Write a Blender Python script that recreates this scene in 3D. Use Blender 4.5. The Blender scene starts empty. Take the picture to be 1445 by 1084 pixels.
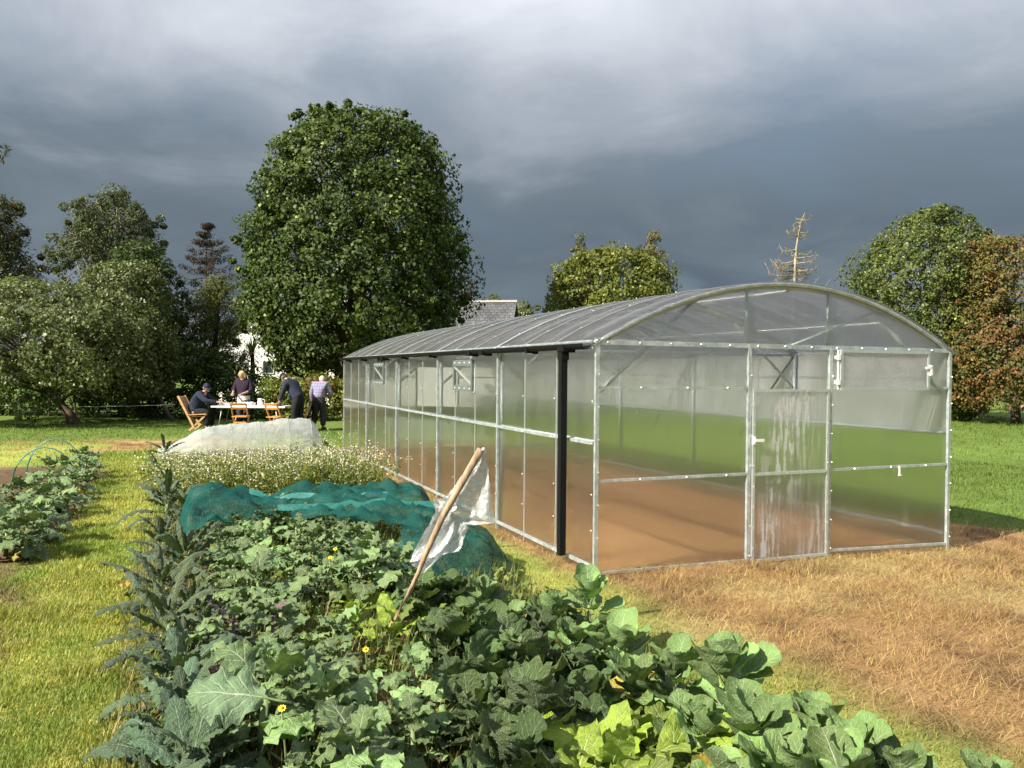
import bpy, bmesh, math, random
import numpy as np
from mathutils import Matrix, Vector
R_ = math.radians
scene = bpy.context.scene
col = scene.collection
rng = np.random.default_rng(7)
random.seed(7)

# ------------------------------------------------------------------ camera
FPX, CX, CY, CAMH = 1140.0, 722.5, 542.0, 1.8      # focal length and centre in photograph pixels
PITCH, ROLL = R_(-0.83), R_(0.5)
fwd = np.array([0, math.cos(PITCH), math.sin(PITCH)])
up0 = np.array([0, -math.sin(PITCH), math.cos(PITCH)])
rt0 = np.array([1.0, 0, 0])
rt = rt0 * math.cos(ROLL) + up0 * math.sin(ROLL)
up = -rt0 * math.sin(ROLL) + up0 * math.cos(ROLL)
cd = bpy.data.cameras.new('camera')
cd.sensor_width = 36.0
cd.lens = 36.0 * FPX / 1445.0
cd.clip_start = 0.05
cd.clip_end = 3000
cam = bpy.data.objects.new('camera', cd)
m = Matrix.Identity(4)
for i in range(3):
    m[i][0], m[i][1], m[i][2] = rt[i], up[i], -fwd[i]
m[2][3] = CAMH
cam.matrix_world = m
col.objects.link(cam)
scene.camera = cam

# ------------------------------------------------------------------ sky, sun, exposure
SUN_AZ = math.atan2(-0.80, -0.60)                   # direction to the sun (x, y), behind and left of the camera
SUN_EL = R_(38)
sun_dir = Vector((math.sin(SUN_AZ) * math.cos(SUN_EL), math.cos(SUN_AZ) * math.cos(SUN_EL), math.sin(SUN_EL)))
sd = bpy.data.lights.new('sun', 'SUN')
sd.energy = 5.0
sd.angle = R_(0.55)
sd.color = (1.0, 0.93, 0.80)
so = bpy.data.objects.new('sun', sd)
so.rotation_euler = sun_dir.to_track_quat('Z', 'Y').to_euler()
so.location = (-20, -20, 30)
col.objects.link(so)

class NT:
    """small helper to write node trees"""
    def __init__(s, tree):
        s.t = tree
    def n(s, typ, **kw):
        nd = s.t.nodes.new(typ)
        for k, v in kw.items():
            setattr(nd, k, v)
        return nd
    def put(s, sock, v):
        if v is None:
            return
        if isinstance(v, bpy.types.NodeSocket):
            s.t.links.new(v, sock)
        elif isinstance(v, (tuple, list)) and sock.type == 'RGBA' and len(v) == 3:
            sock.default_value = (*v, 1)
        else:
            sock.default_value = v
    def math(s, op, a, b=None, c=None, clamp=False):
        nd = s.n('ShaderNodeMath', operation=op, use_clamp=clamp)
        for k, v in enumerate((a, b, c)):
            s.put(nd.inputs[k], v)
        return nd.outputs[0]
    def vmath(s, op, a, b=None, out=0):
        nd = s.n('ShaderNodeVectorMath', operation=op)
        s.put(nd.inputs[0], a)
        if op == 'SCALE':
            s.put(nd.inputs['Scale'], b)
        else:
            s.put(nd.inputs[1], b)
        return nd.outputs[out]
    def mix(s, f, a, b, typ='MIX'):
        nd = s.n('ShaderNodeMix', data_type='RGBA', blend_type=typ)
        s.put(nd.inputs[0], f); s.put(nd.inputs[6], a); s.put(nd.inputs[7], b)
        return nd.outputs[2]
    def noise(s, vec, scale, detail=4, rough=0.55, dist=0.0):
        nd = s.n('ShaderNodeTexNoise')
        s.put(nd.inputs['Vector'], vec)
        nd.inputs['Scale'].default_value = scale
        nd.inputs['Detail'].default_value = detail
        nd.inputs['Roughness'].default_value = rough
        nd.inputs['Distortion'].default_value = dist
        return nd.outputs[0]
    def map(s, v, a, b, c=0.0, d=1.0, smooth=True):
        nd = s.n('ShaderNodeMapRange', interpolation_type='SMOOTHSTEP' if smooth else 'LINEAR')
        s.put(nd.inputs[0], v)
        for k, q in enumerate((a, b, c, d)):
            s.put(nd.inputs[k + 1], q)
        return nd.outputs[0]
    def mapping(s, vec, scale=(1, 1, 1), loc=(0, 0, 0), rot=(0, 0, 0)):
        nd = s.n('ShaderNodeMapping')
        s.put(nd.inputs[0], vec)
        nd.inputs['Scale'].default_value = scale
        nd.inputs['Location'].default_value = loc
        nd.inputs['Rotation'].default_value = rot
        return nd.outputs[0]
    def bump(s, h, strength, dist=0.01, normal=None):
        nd = s.n('ShaderNodeBump')
        nd.inputs['Strength'].default_value = strength
        nd.inputs['Distance'].default_value = dist
        s.put(nd.inputs['Height'], h)
        if normal is not None:
            s.put(nd.inputs['Normal'], normal)
        return nd.outputs[0]
    def mixsh(s, f, a, b):
        nd = s.n('ShaderNodeMixShader')
        s.put(nd.inputs[0], f); s.t.links.new(a, nd.inputs[1]); s.t.links.new(b, nd.inputs[2])
        return nd.outputs[0]

world = bpy.data.worlds.new('World')
scene.world = world
world.use_nodes = True
wt = world.node_tree
wt.nodes.clear()
W_ = NT(wt)
sky = W_.n('ShaderNodeTexSky', sky_type='NISHITA')
sky.sun_disc = False
sky.sun_elevation = SUN_EL
sky.sun_rotation = SUN_AZ
sky.air_density = 1.0
sky.dust_density = 1.5
sky.ozone_density = 1.0
tc = W_.n('ShaderNodeTexCoord')
dirv = tc.outputs['Generated']
sep = W_.n('ShaderNodeSeparateXYZ')
W_.put(sep.inputs[0], dirv)
dz = W_.math('MAXIMUM', sep.outputs[2], 0.0)
den = W_.math('ADD', dz, 0.24)
comb = W_.n('ShaderNodeCombineXYZ')
W_.put(comb.inputs[0], W_.math('DIVIDE', sep.outputs[0], den))
W_.put(comb.inputs[1], W_.math('DIVIDE', sep.outputs[1], den))
flat = comb.outputs[0]
n_big = W_.noise(W_.mapping(flat, loc=(3.4, 1.2, 0)), 0.62, 4, 0.5, 0.5)
n_mid = W_.noise(W_.mapping(flat, scale=(1.0, 1.0, 1), loc=(1.7, 8.2, 0)), 1.9, 7, 0.55, 0.4)
n_str = W_.noise(W_.mapping(dirv, scale=(1.0, 1.0, 3.6), loc=(5.1, 0.7, 0.3)), 2.6, 5, 0.5, 0.25)
# the storm bank is dark low down and thins out overhead; everything follows elevation and noise only
lift = W_.map(dz, 0.10, 0.50)
low = W_.map(dz, 0.16, 0.02)
t = W_.math('ADD', W_.math('MULTIPLY', lift, 0.80), W_.math('MULTIPLY', W_.math('SUBTRACT', n_big, 0.5), 0.75))
t = W_.math('ADD', t, W_.math('MULTIPLY', W_.math('SUBTRACT', n_mid, 0.5), 0.80))
t = W_.math('ADD', t, W_.math('MULTIPLY', W_.math('MULTIPLY', low, W_.map(n_str, 0.46, 0.70)), 0.55))
t = W_.math('ADD', t, W_.math('MULTIPLY', W_.math('SUBTRACT', n_str, 0.5), 0.25))
ramp = W_.n('ShaderNodeValToRGB')
cr = ramp.color_ramp
cr.elements[0].position = 0.0
cr.elements[0].color = (0.050, 0.068, 0.086, 1)
cr.elements[1].position = 1.0
cr.elements[1].color = (0.40, 0.42, 0.455, 1)
e = cr.elements.new(0.30); e.color = (0.086, 0.108, 0.130, 1)
e = cr.elements.new(0.58); e.color = (0.185, 0.208, 0.240, 1)
W_.put(ramp.inputs[0], W_.math('ADD', t, 0.10, clamp=True))
skyc = W_.vmath('SCALE', sky.outputs[0], 0.09)
cover = W_.map(W_.math('ADD', W_.math('MULTIPLY', n_mid, 0.4), W_.math('ADD', W_.math('MULTIPLY', n_big, 0.6), W_.math('MULTIPLY', lift, -0.12))), 0.28, 0.48)
cloudc = W_.mix(W_.math('MULTIPLY_ADD', cover, 0.22, 0.77), skyc, ramp.outputs[0])
bg = W_.n('ShaderNodeBackground')
W_.put(bg.inputs[0], cloudc)
bg.inputs[1].default_value = 1.0
wo = W_.n('ShaderNodeOutputWorld')
wt.links.new(bg.outputs[0], wo.inputs[0])

scene.view_settings.view_transform = 'Standard'
scene.view_settings.look = 'None'
scene.view_settings.gamma = 1.0
scene.view_settings.use_curve_mapping = False
scene.view_settings.exposure = 1.1
scene.render.engine = 'CYCLES'
cy = scene.cycles
cy.use_denoising = True
cy.max_bounces = 12
cy.diffuse_bounces = 3
cy.glossy_bounces = 4
cy.transmission_bounces = 12
cy.transparent_max_bounces = 40
cy.sample_clamp_indirect = 6.0
cy.caustics_refractive = True
cy.caustics_reflective = False
cy.blur_glossy = 0.5

# ------------------------------------------------------------------ coordinates
def ray(x, y):
    return fwd + rt * (x - CX) / FPX - up * (y - CY) / FPX
def G(x, y, z=0.0):
    """photograph pixel -> point of the level plane at height z"""
    d = ray(x, y)
    return np.array([0, 0, CAMH]) + d * ((z - CAMH) / d[2])
def D(x, y, depth):
    """photograph pixel -> point at a given distance in front"""
    return np.array([0, 0, CAMH]) + ray(x, y) * depth
OA = np.array([0.743, 7.163, 0.0])                   # front left corner of the polytunnel
LD = np.array([-0.38297, 0.92376, 0.0])              # its long direction (u)
RD = np.array([0.92376, 0.38297, 0.0])               # across it (v)
def UV(u, v, z=0.0):
    return OA + LD * u + RD * v + np.array([0, 0, z])
def toUV(x, y):
    dx, dy = x - OA[0], y - OA[1]
    return dx * LD[0] + dy * LD[1], dx * RD[0] + dy * RD[1]

def sstep(x, a, b):
    t = np.clip((x - a) / (b - a), 0, 1)
    return t * t * (3 - 2 * t)
_tabs = {}
def vnoise(x, y, seed=0):
    x = np.asarray(x, float); y = np.asarray(y, float)
    if seed not in _tabs:
        _tabs[seed] = np.random.default_rng(seed + 100).random((256, 256))
    T = _tabs[seed]
    xi = np.floor(x).astype(int); yi = np.floor(y).astype(int)
    fx = x - xi; fy = y - yi
    fx = fx * fx * (3 - 2 * fx); fy = fy * fy * (3 - 2 * fy)
    a = T[xi & 255, yi & 255]; b = T[(xi + 1) & 255, yi & 255]
    c = T[xi & 255, (yi + 1) & 255]; d = T[(xi + 1) & 255, (yi + 1) & 255]
    return (a * (1 - fx) + b * fx) * (1 - fy) + (c * (1 - fx) + d * fx) * fy
def fbm(x, y, seed=0, oct=4):
    s = 0; amp = 0.5; tot = 0
    for k in range(oct):
        s = s + amp * vnoise(np.asarray(x) * 2 ** k, np.asarray(y) * 2 ** k, seed + k)
        tot += amp; amp *= 0.5
    return s / tot
def ground_z(x, y):
    u, v = toUV(np.asarray(x, float), np.asarray(y, float))
    return -0.11 * sstep(v, 0.8, 4.2) * sstep(u, 16, 6)

# ------------------------------------------------------------------ mesh helpers
class MB:
    """collects geometry for ONE mesh object"""
    def __init__(s):
        s.v = []; s.f = []; s.mi = []; s.cur = 0
    def add(s, vs, fs):
        b = len(s.v)
        s.v.extend([tuple(map(float, p)) for p in vs])
        for f in fs:
            s.f.append(tuple(b + i for i in f)); s.mi.append(s.cur)
        return s
    def box(s, c, size, rz=0.0, rot=None):
        hx, hy, hz = size[0] / 2, size[1] / 2, size[2] / 2
        M = rot if rot is not None else Matrix.Rotation(rz, 3, 'Z')
        vs = [Vector(c) + M @ Vector((sx * hx, sy * hy, sz * hz)) for sz in (-1, 1) for sy in (-1, 1) for sx in (-1, 1)]
        return s.add(vs, [(0, 2, 3, 1), (4, 5, 7, 6), (0, 1, 5, 4), (2, 6, 7, 3), (1, 3, 7, 5), (0, 4, 6, 2)])
    def tube(s, pts, rad, n=6, caps=True):
        pts = [Vector(p) for p in pts]
        if not isinstance(rad, (list, tuple)):
            rad = [rad] * len(pts)
        vs = []; fs = []
        ref = Vector((0.31, 0.22, 0.92))
        for i, p in enumerate(pts):
            d = (pts[min(i + 1, len(pts) - 1)] - pts[max(i - 1, 0)])
            d.normalize()
            r0 = ref if abs(d.dot(ref)) < 0.95 else Vector((1, 0, 0))
            a = d.cross(r0).normalized(); b = d.cross(a)
            for k in range(n):
                th = 2 * math.pi * k / n
                vs.append(p + (a * math.cos(th) + b * math.sin(th)) * rad[i])
        for i in range(len(pts) - 1):
            for k in range(n):
                k2 = (k + 1) % n
                fs.append((i * n + k, i * n + k2, (i + 1) * n + k2, (i + 1) * n + k))
        if caps:
            fs.append(tuple(range(n - 1, -1, -1)))
            fs.append(tuple((len(pts) - 1) * n + k for k in range(n)))
        return s.add(vs, fs)
    def bar(s, p, q, w, h, upv=(0, 0, 1)):
        """rectangular bar from p to q, w wide and h along upv"""
        p = Vector(p); q = Vector(q); d = (q - p).normalized(); u = Vector(upv)
        a = d.cross(u).normalized(); u = a.cross(d).normalized()
        vs = [e + a * (sx * w / 2) + u * (sz * h / 2) for e in (p, q) for sx, sz in ((-1, -1), (1, -1), (1, 1), (-1, 1))]
        return s.add(vs, [(0, 1, 2, 3), (7, 6, 5, 4), (0, 4, 5, 1), (1, 5, 6, 2), (2, 6, 7, 3), (3, 7, 4, 0)])
    def lathe(s, prof, c=(0, 0, 0), n=12):
        vs = []; fs = []
        for r, z in prof:
            for k in range(n):
                th = 2 * math.pi * k / n
                vs.append((c[0] + r * math.cos(th), c[1] + r * math.sin(th), c[2] + z))
        for i in range(len(prof) - 1):
            for k in range(n):
                k2 = (k + 1) % n
                fs.append((i * n + k, i * n + k2, (i + 1) * n + k2, (i + 1) * n + k))
        return s.add(vs, fs)
    def ball(s, c, r, nu=8, nv=6):
        r = (r, r, r) if not isinstance(r, (tuple, list)) else r
        vs = [(c[0], c[1], c[2] - r[2])]; fs = []
        for i in range(1, nv):
            ph = math.pi * i / nv
            for k in range(nu):
                th = 2 * math.pi * k / nu
                vs.append((c[0] + r[0] * math.sin(ph) * math.cos(th), c[1] + r[1] * math.sin(ph) * math.sin(th), c[2] - r[2] * math.cos(ph)))
        vs.append((c[0], c[1], c[2] + r[2])); top = len(vs) - 1
        for k in range(nu):
            fs.append((0, 1 + (k + 1) % nu, 1 + k))
            fs.append((top, 1 + (nv - 2) * nu + k, 1 + (nv - 2) * nu + (k + 1) % nu))
        for i in range(nv - 2):
            for k in range(nu):
                a = 1 + i * nu + k; b = 1 + i * nu + (k + 1) % nu
                fs.append((a, b, b + nu, a + nu))
        return s.add(vs, fs)
    def mesh(s, name, mats, smooth=False):
        me = bpy.data.meshes.new(name)
        me.from_pydata(s.v, [], s.f)
        for mm in (mats if isinstance(mats, (list, tuple)) else [mats]):
            me.materials.append(mm)
        if max(s.mi, default=0) > 0:
            me.polygons.foreach_set('material_index', s.mi)
        if smooth:
            me.polygons.foreach_set('use_smooth', [True] * len(me.polygons))
        me.update()
        return me
    def build(s, name, mats, parent=None, smooth=False):
        return link(name, s.mesh(name, mats, smooth), parent)

def link(name, me, parent=None):
    o = bpy.data.objects.new(name, me)
    col.objects.link(o)
    if parent is not None:
        o.parent = parent
    return o
def fast_mesh(name, verts, quads, mats, colors=None, smooth=False):
    """verts (n,3), quads (m,k) arrays; colors (n,3) stored as point colour 'Col'"""
    me = bpy.data.meshes.new(name)
    n = len(verts); mq, k = quads.shape
    me.vertices.add(n)
    me.vertices.foreach_set('co', np.ascontiguousarray(verts, np.float32).ravel())
    me.loops.add(mq * k)
    me.loops.foreach_set('vertex_index', np.ascontiguousarray(quads, np.int32).ravel())
    me.polygons.add(mq)
    me.polygons.foreach_set('loop_start', np.arange(0, mq * k, k, dtype=np.int32))
    me.polygons.foreach_set('loop_total', np.full(mq, k, np.int32))
    for mm in (mats if isinstance(mats, (list, tuple)) else [mats]):
        me.materials.append(mm)
    if colors is not None:
        at = me.color_attributes.new('Col', 'FLOAT_COLOR', 'POINT')
        c4 = np.ones((n, 4), np.float32); c4[:, :3] = colors
        at.data.foreach_set('color', c4.ravel())
    if smooth:
        me.polygons.foreach_set('use_smooth', np.ones(mq, bool))
    me.update(calc_edges=True)
    me.validate()
    return me
def tag(o, label, cat, group=None, kind=None):
    o['label'] = label
    o['category'] = cat
    if group: o['group'] = group
    if kind: o['kind'] = kind
    return o
def struct(o):
    o['kind'] = 'structure'
    return o
def thing(name, label, cat, loc=(0, 0, 0), rz=0.0, group=None):
    o = bpy.data.objects.new(name, None)
    o.empty_display_size = 0.2
    col.objects.link(o)
    o.location = loc
    o.rotation_euler = (0, 0, rz)
    return tag(o, label, cat, group)

# ------------------------------------------------------------------ materials
def newmat(name):
    mt = bpy.data.materials.new(name)
    mt.use_nodes = True
    mt.node_tree.nodes.clear()
    return mt, NT(mt.node_tree)
def finish(N, sh):
    o = N.n('ShaderNodeOutputMaterial')
    N.t.links.new(sh, o.inputs[0])
def principled(N, color, rough=0.6, metal=0.0, spec=0.5, normal=None, **kw):
    b = N.n('ShaderNodeBsdfPrincipled')
    N.put(b.inputs['Base Color'], color)
    N.put(b.inputs['Roughness'], rough)
    N.put(b.inputs['Metallic'], metal)
    N.put(b.inputs['Specular IOR Level'], spec)
    if normal is not None:
        N.put(b.inputs['Normal'], normal)
    return b.outputs[0]
def plain(name, c, rough=0.6, metal=0.0, var=0.15, scale=6.0, bump=0.0, spec=0.5, stretch=(1, 1, 1)):
    mt, N = newmat(name)
    tcn = N.n('ShaderNodeTexCoord')
    vec = N.mapping(tcn.outputs['Object'], scale=stretch)
    ns = N.noise(vec, scale, 5, 0.6)
    k = N.map(ns, 0.3, 0.7, 1 - var, 1 + var, smooth=False)
    cc = N.vmath('SCALE', c, k)
    nrm = N.bump(ns, bump, 0.01) if bump else None
    finish(N, principled(N, cc, rough, metal, spec, nrm))
    return mt

def leaf_card_mat(name, rough=0.5, trans=0.3, spec=0.35):
    """foliage: colour from the leaf's own 'Col', thin and slightly translucent"""
    mt, N = newmat(name)
    a = N.n('ShaderNodeAttribute', attribute_name='Col')
    p = principled(N, a.outputs['Color'], rough, 0, spec)
    tr = N.n('ShaderNodeBsdfTranslucent')
    N.put(tr.inputs[0], N.mix(1.0, a.outputs['Color'], (1.15, 1.2, 0.55), 'MULTIPLY'))
    finish(N, N.mixsh(trans, p, tr.outputs[0]))
    return mt
M_foliage = leaf_card_mat('foliage', 0.55, 0.30, 0.25)
M_matt_foliage = leaf_card_mat('matt_foliage', 0.7, 0.25, 0.15)
M_grass = leaf_card_mat('grass_blades', 0.6, 0.3, 0.25)
M_petal = leaf_card_mat('petals', 0.6, 0.35, 0.2)

def bark_mat(name, c, scale=9):
    mt, N = newmat(name)
    tcn = N.n('ShaderNodeTexCoord')
    vec = N.mapping(tcn.outputs['Object'], scale=(1, 1, 0.25))
    ns = N.noise(vec, scale, 6, 0.65)
    cc = N.vmath('SCALE', c, N.map(ns, 0.3, 0.7, 0.5, 1.4, smooth=False))
    finish(N, principled(N, cc, 0.85, 0, 0.2, N.bump(ns, 0.7, 0.02)))
    return mt
M_bark = bark_mat('bark', (0.11, 0.085, 0.06))
M_pale_bark = bark_mat('pale_bark', (0.34, 0.29, 0.22))
M_stick = bark_mat('stick_bark', (0.36, 0.25, 0.16), 22)

def veg_leaf_mat(name, rough, trans, vein=0.8, nveins=7.0, spec=0.4, blister=0.0, vein_col=(0.46, 0.52, 0.36)):
    """kitchen-garden leaf: colour from the object's own colour, pale veins from the leaf's own UV"""
    mt, N = newmat(name)
    oi = N.n('ShaderNodeObjectInfo')
    uvn = N.n('ShaderNodeUVMap', uv_map='UVMap')
    sp = N.n('ShaderNodeSeparateXYZ')
    N.put(sp.inputs[0], uvn.outputs[0])
    s = N.math('ABSOLUTE', N.math('MULTIPLY_ADD', sp.outputs[0], 2.0, -1.0))
    t = sp.outputs[1]
    tco = N.n('ShaderNodeTexCoord')
    seedv = N.vmath('ADD', tco.outputs['Object'], N.vmath('SCALE', oi.outputs['Location'], 3.1))
    wob = N.noise(seedv, 9.0, 3, 0.5)
    mid = N.map(N.math('DIVIDE', s, N.map(t, 0, 1, 1.0, 0.35, smooth=False)), 0.035, 0.075, 1.0, 0.0)
    q = N.math('ADD', N.math('SUBTRACT', t, N.math('MULTIPLY', N.math('POWER', s, 0.8), 0.33)), N.math('MULTIPLY', wob, 0.10))
    fr = N.math('FRACT', N.math('MULTIPLY', q, nveins))
    dist = N.math('MINIMUM', fr, N.math('SUBTRACT', 1.0, fr))
    side = N.math('MULTIPLY', N.map(dist, 0.045, 0.12, 1.0, 0.0), N.map(s, 0.55, 0.95, 1.0, 0.15))
    v = N.math('MAXIMUM', mid, N.math('MULTIPLY', side, 0.62))
    ns = N.noise(seedv, 14.0, 5, 0.65)
    nl = N.noise(seedv, 3.0, 3, 0.5)
    base = N.vmath('SCALE', oi.outputs['Color'], N.map(N.math('ADD', N.math('MULTIPLY', ns, 0.6), N.math('MULTIPLY', nl, 0.4)), 0.3, 0.7, 0.70, 1.28, smooth=False))
    base = N.mix(N.math('MULTIPLY', oi.outputs['Random'], 0.22), base, (0.20, 0.24, 0.07))
    # the margin and small holes-to-be are a little yellowed
    base = N.mix(N.math('MULTIPLY', N.map(s, 0.86, 1.0), N.map(nl, 0.5, 0.7, 0.0, 0.55)), base, (0.30, 0.28, 0.10))
    cc = N.mix(N.math('MULTIPLY', v, vein), base, vein_col)
    geo = N.n('ShaderNodeNewGeometry')
    pale = N.mix(0.25, cc, (0.26, 0.32, 0.20))
    cc = N.mix(geo.outputs['Backfacing'], cc, pale)
    hgt = N.math('ADD', N.math('MULTIPLY', v, -0.6), N.math('MULTIPLY', ns, 0.5 + blister * 2.0))
    nrm = N.bump(hgt, 0.55 + blister * 0.3, 0.016)
    p = principled(N, cc, rough, 0, spec, nrm)
    tr = N.n('ShaderNodeBsdfTranslucent')
    N.put(tr.inputs[0], N.mix(1.0, cc, (1.1, 1.25, 0.5), 'MULTIPLY'))
    finish(N, N.mixsh(trans, p, tr.outputs[0]))
    return mt
M_collard = veg_leaf_mat('glaucous_leaf', 0.46, 0.13, 0.5, 6.0, 0.45, 0.35)
M_sprout = veg_leaf_mat('sprout_leaf', 0.44, 0.13, 0.55, 6.0, 0.35, 0.25)
M_savoy = veg_leaf_mat('savoy_leaf', 0.55, 0.15, 0.55, 8.0, 0.35, 1.0, (0.34, 0.42, 0.26))
M_nero = veg_leaf_mat('nero_leaf', 0.55, 0.10, 0.75, 9.0, 0.35, 0.9, (0.30, 0.36, 0.26))
M_chard = veg_leaf_mat('chard_leaf', 0.34, 0.32, 0.7, 6.0, 0.5, 0.4, (0.55, 0.60, 0.30))
M_stem = plain('vegetable_stem', (0.20, 0.26, 0.11), 0.5, var=0.25, scale=10)
M_purple_stem = plain('purple_stem', (0.19, 0.09, 0.14), 0.5, var=0.3, scale=10)
# ------------------------------------------------------------------ ground
GW_ = 4.35
def zone(x, y):
    """colour of the ground cover and weights (dead, soil) at plan positions"""
    u, v = toUV(x, y)
    n1 = fbm(x * 0.9, y * 0.9, 3); n2 = fbm(x * 3.1, y * 3.1, 9); n3 = fbm(x * 0.25, y * 0.25, 21)
    j = (n1 - 0.5) * 1.6 + (n2 - 0.5) * 0.7
    jj = j * 0.45
    right = 5.9 - 4.2 * sstep(u, 0.5, 6.0)           # dead turf is wide in front, a strip along the right side
    right = np.maximum(right, 5.0)
    dead = sstep(v + jj, -0.40, 0.40 - 0.35 * sstep(u, -1.5, 0.0)) * sstep(v + j, right + 0.5, right - 0.3) * sstep(u + j, 13.2, 12.2)
    dead = np.maximum(dead, sstep(u + j * 2, 13.0, 14.0) * sstep(u + j * 2, 17.2, 15.8) * sstep(v + j * 2, -10.5, -7.0) * sstep(v + j, -1.0, -3.0) * sstep(n1, 0.36, 0.52))
    bed = sstep(v + jj * 0.5, -3.75, -3.55) * sstep(v + jj * 0.5, -0.75, -0.95) * sstep(u, 12.6, 12.2)
    lbed = sstep(v + jj, -4.45, -4.75) * sstep(u + jj, 11.0, 10.3) * sstep(v + jj, -8.2, -7.8)
    lbed = lbed * sstep(n2 + 0.25 * sstep(u, 0, 4), 0.36, 0.62)
    soil = np.maximum(bed, lbed)
    lawn = np.array([0.125, 0.185, 0.036]); path = np.array([0.35, 0.365, 0.085]); pathg = np.array([0.18, 0.25, 0.045])
    straw = np.array([0.32, 0.195, 0.09]); straw2 = np.array([0.16, 0.088, 0.045]); straw3 = np.array([0.42, 0.34, 0.16])
    earth = np.array([0.13, 0.085, 0.05])
    inpath = sstep(v, 0.3, -0.6) * sstep(u, 17.5, 14.0)
    g = lawn[None] + (path - lawn)[None] * inpath[:, None]
    k = sstep(n1 * 0.5 + n2 * 0.5, 0.42, 0.60)[:, None] * 0.85 * inpath[:, None]
    g = g * (1 - k) + pathg * k
    g = g * (0.70 + 0.40 * n3 + 0.35 * (n2 - 0.4))[:, None]
    k2 = sstep(n2, 0.45, 0.66)[:, None]; k3 = sstep(n1, 0.52, 0.70)[:, None] * 0.6
    s = straw * (1 - k2) + straw2 * k2
    s = s * (1 - k3) + straw3 * k3
    s = s * (0.8 + 0.4 * n1)[:, None]
    ins = (sstep(v, -0.05, 0.1) * sstep(v, GW_ + 0.05, GW_ - 0.1) * sstep(u, -0.05, 0.1))[:, None]
    s = s * (1 - ins) + (np.array([0.40, 0.22, 0.098])[None] * (0.75 + 0.5 * n1)[:, None]) * ins
    c = g * (1 - dead[:, None]) + s * dead[:, None]
    c = c * (1 - soil[:, None]) + earth * (0.6 + 0.8 * n2)[:, None] * soil[:, None]
    return c, dead, soil

def axis(lo, hi, step, far):
    a = np.arange(lo, hi + 1e-6, step)
    ext = []
    s = step; p = hi
    while p < far:
        s *= 1.5; p += s; ext.append(p)
    neg = []
    s = step; p = lo
    while p > -far:
        s *= 1.5; p -= s; neg.append(p)
    return np.concatenate([neg[::-1], a, ext])
gx = axis(-14, 14, 0.13, 1500); gy = axis(0, 30, 0.13, 1500)
XX, YY = np.meshgrid(gx, gy, indexing='ij')
xf, yf = XX.ravel(), YY.ravel()
zf = ground_z(xf, yf) + (fbm(xf * 2.2, yf * 2.2, 31) - 0.5) * 0.05
gc, gd, gs = zone(xf, yf)
nx, ny = len(gx), len(gy)
idx = np.arange(nx * ny).reshape(nx, ny)
quads = np.stack([idx[:-1, :-1], idx[1:, :-1], idx[1:, 1:], idx[:-1, 1:]], -1).reshape(-1, 4)
mt, N = newmat('ground_cover')
at = N.n('ShaderNodeAttribute', attribute_name='Col')
tcn = N.n('ShaderNodeTexCoord')
n1 = N.noise(tcn.outputs['Object'], 7.0, 6, 0.65)
n2 = N.noise(tcn.outputs['Object'], 38.0, 5, 0.7)
k = N.math('ADD', N.math('MULTIPLY', n1, 0.45), N.math('MULTIPLY', n2, 0.55))
cc = N.vmath('SCALE', at.outputs['Color'], N.map(k, 0.3, 0.7, 0.55, 1.40, smooth=False))
finish(N, principled(N, cc, 0.9, 0, 0.15, N.bump(k, 0.9, 0.03)))
M_ground = mt
ground = link('ground', fast_mesh('ground', np.stack([xf, yf, zf], 1), quads, M_ground, gc, True))
struct(ground)

M_soil = plain('soil', (0.11, 0.072, 0.042), 0.95, var=0.5, scale=22, bump=1.0, spec=0.1)
def bed_sheet(name, u0, u1, v0, v1, h, step=0.09):
    us = np.arange(u0, u1 + 1e-6, step); vs = np.arange(v0, v1 + 1e-6, step)
    U, V = np.meshgrid(us, vs, indexing='ij')
    U, V = U.ravel(), V.ravel()
    x = OA[0] + LD[0] * U + RD[0] * V; y = OA[1] + LD[1] * U + RD[1] * V
    ed = np.minimum(np.minimum(U - u0, u1 - U), np.minimum(V - v0, v1 - V))
    z = -0.03 + (h + 0.03) * sstep(ed, 0.0, 0.22) + (fbm(x * 6, y * 6, 41) - 0.5) * 0.06 * sstep(ed, 0.05, 0.2)
    id_ = np.arange(len(us) * len(vs)).reshape(len(us), len(vs))
    q = np.stack([id_[:-1, :-1], id_[:-1, 1:], id_[1:, 1:], id_[1:, :-1]], -1).reshape(-1, 4)
    return struct(link(name, fast_mesh(name, np.stack([x, y, z], 1), q, M_soil, None, True)))
bed_sheet('vegetable_bed', -5.6, 12.3, -3.62, -0.88, 0.07)
bed_sheet('side_bed', 2.4, 9.6, -6.3, -4.6, 0.05)

def blades(name, x, y, z, h, w, lean, colr, mat):
    """tapered bent grass blades, one quad of two triangles and a tip"""
    n = len(x)
    az = rng.random(n) * 2 * math.pi
    ca, sa = np.cos(az), np.sin(az)
    lx, ly = ca * lean * h, sa * lean * h
    vz = h * np.sqrt(np.clip(1 - lean ** 2, 0.02, 1))
    P0 = np.stack([x, y, z], 1)
    side = np.stack([-sa, ca, np.zeros(n)], 1) * (w / 2)[:, None]
    midp = P0 + np.stack([lx * 0.38, ly * 0.38, vz * 0.60], 1)
    tip = P0 + np.stack([lx, ly, vz], 1)
    V = np.stack([P0 - side, P0 + side, midp + side * 0.8, midp - side * 0.8, tip], 1).reshape(-1, 3)
    b = np.arange(n)[:, None] * 5
    T = np.concatenate([b + [0, 1, 2], b + [0, 2, 3], b + [3, 2, 4]], 0)
    return fast_mesh(name, V, T, mat, np.repeat(colr, 5, 0))
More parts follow.
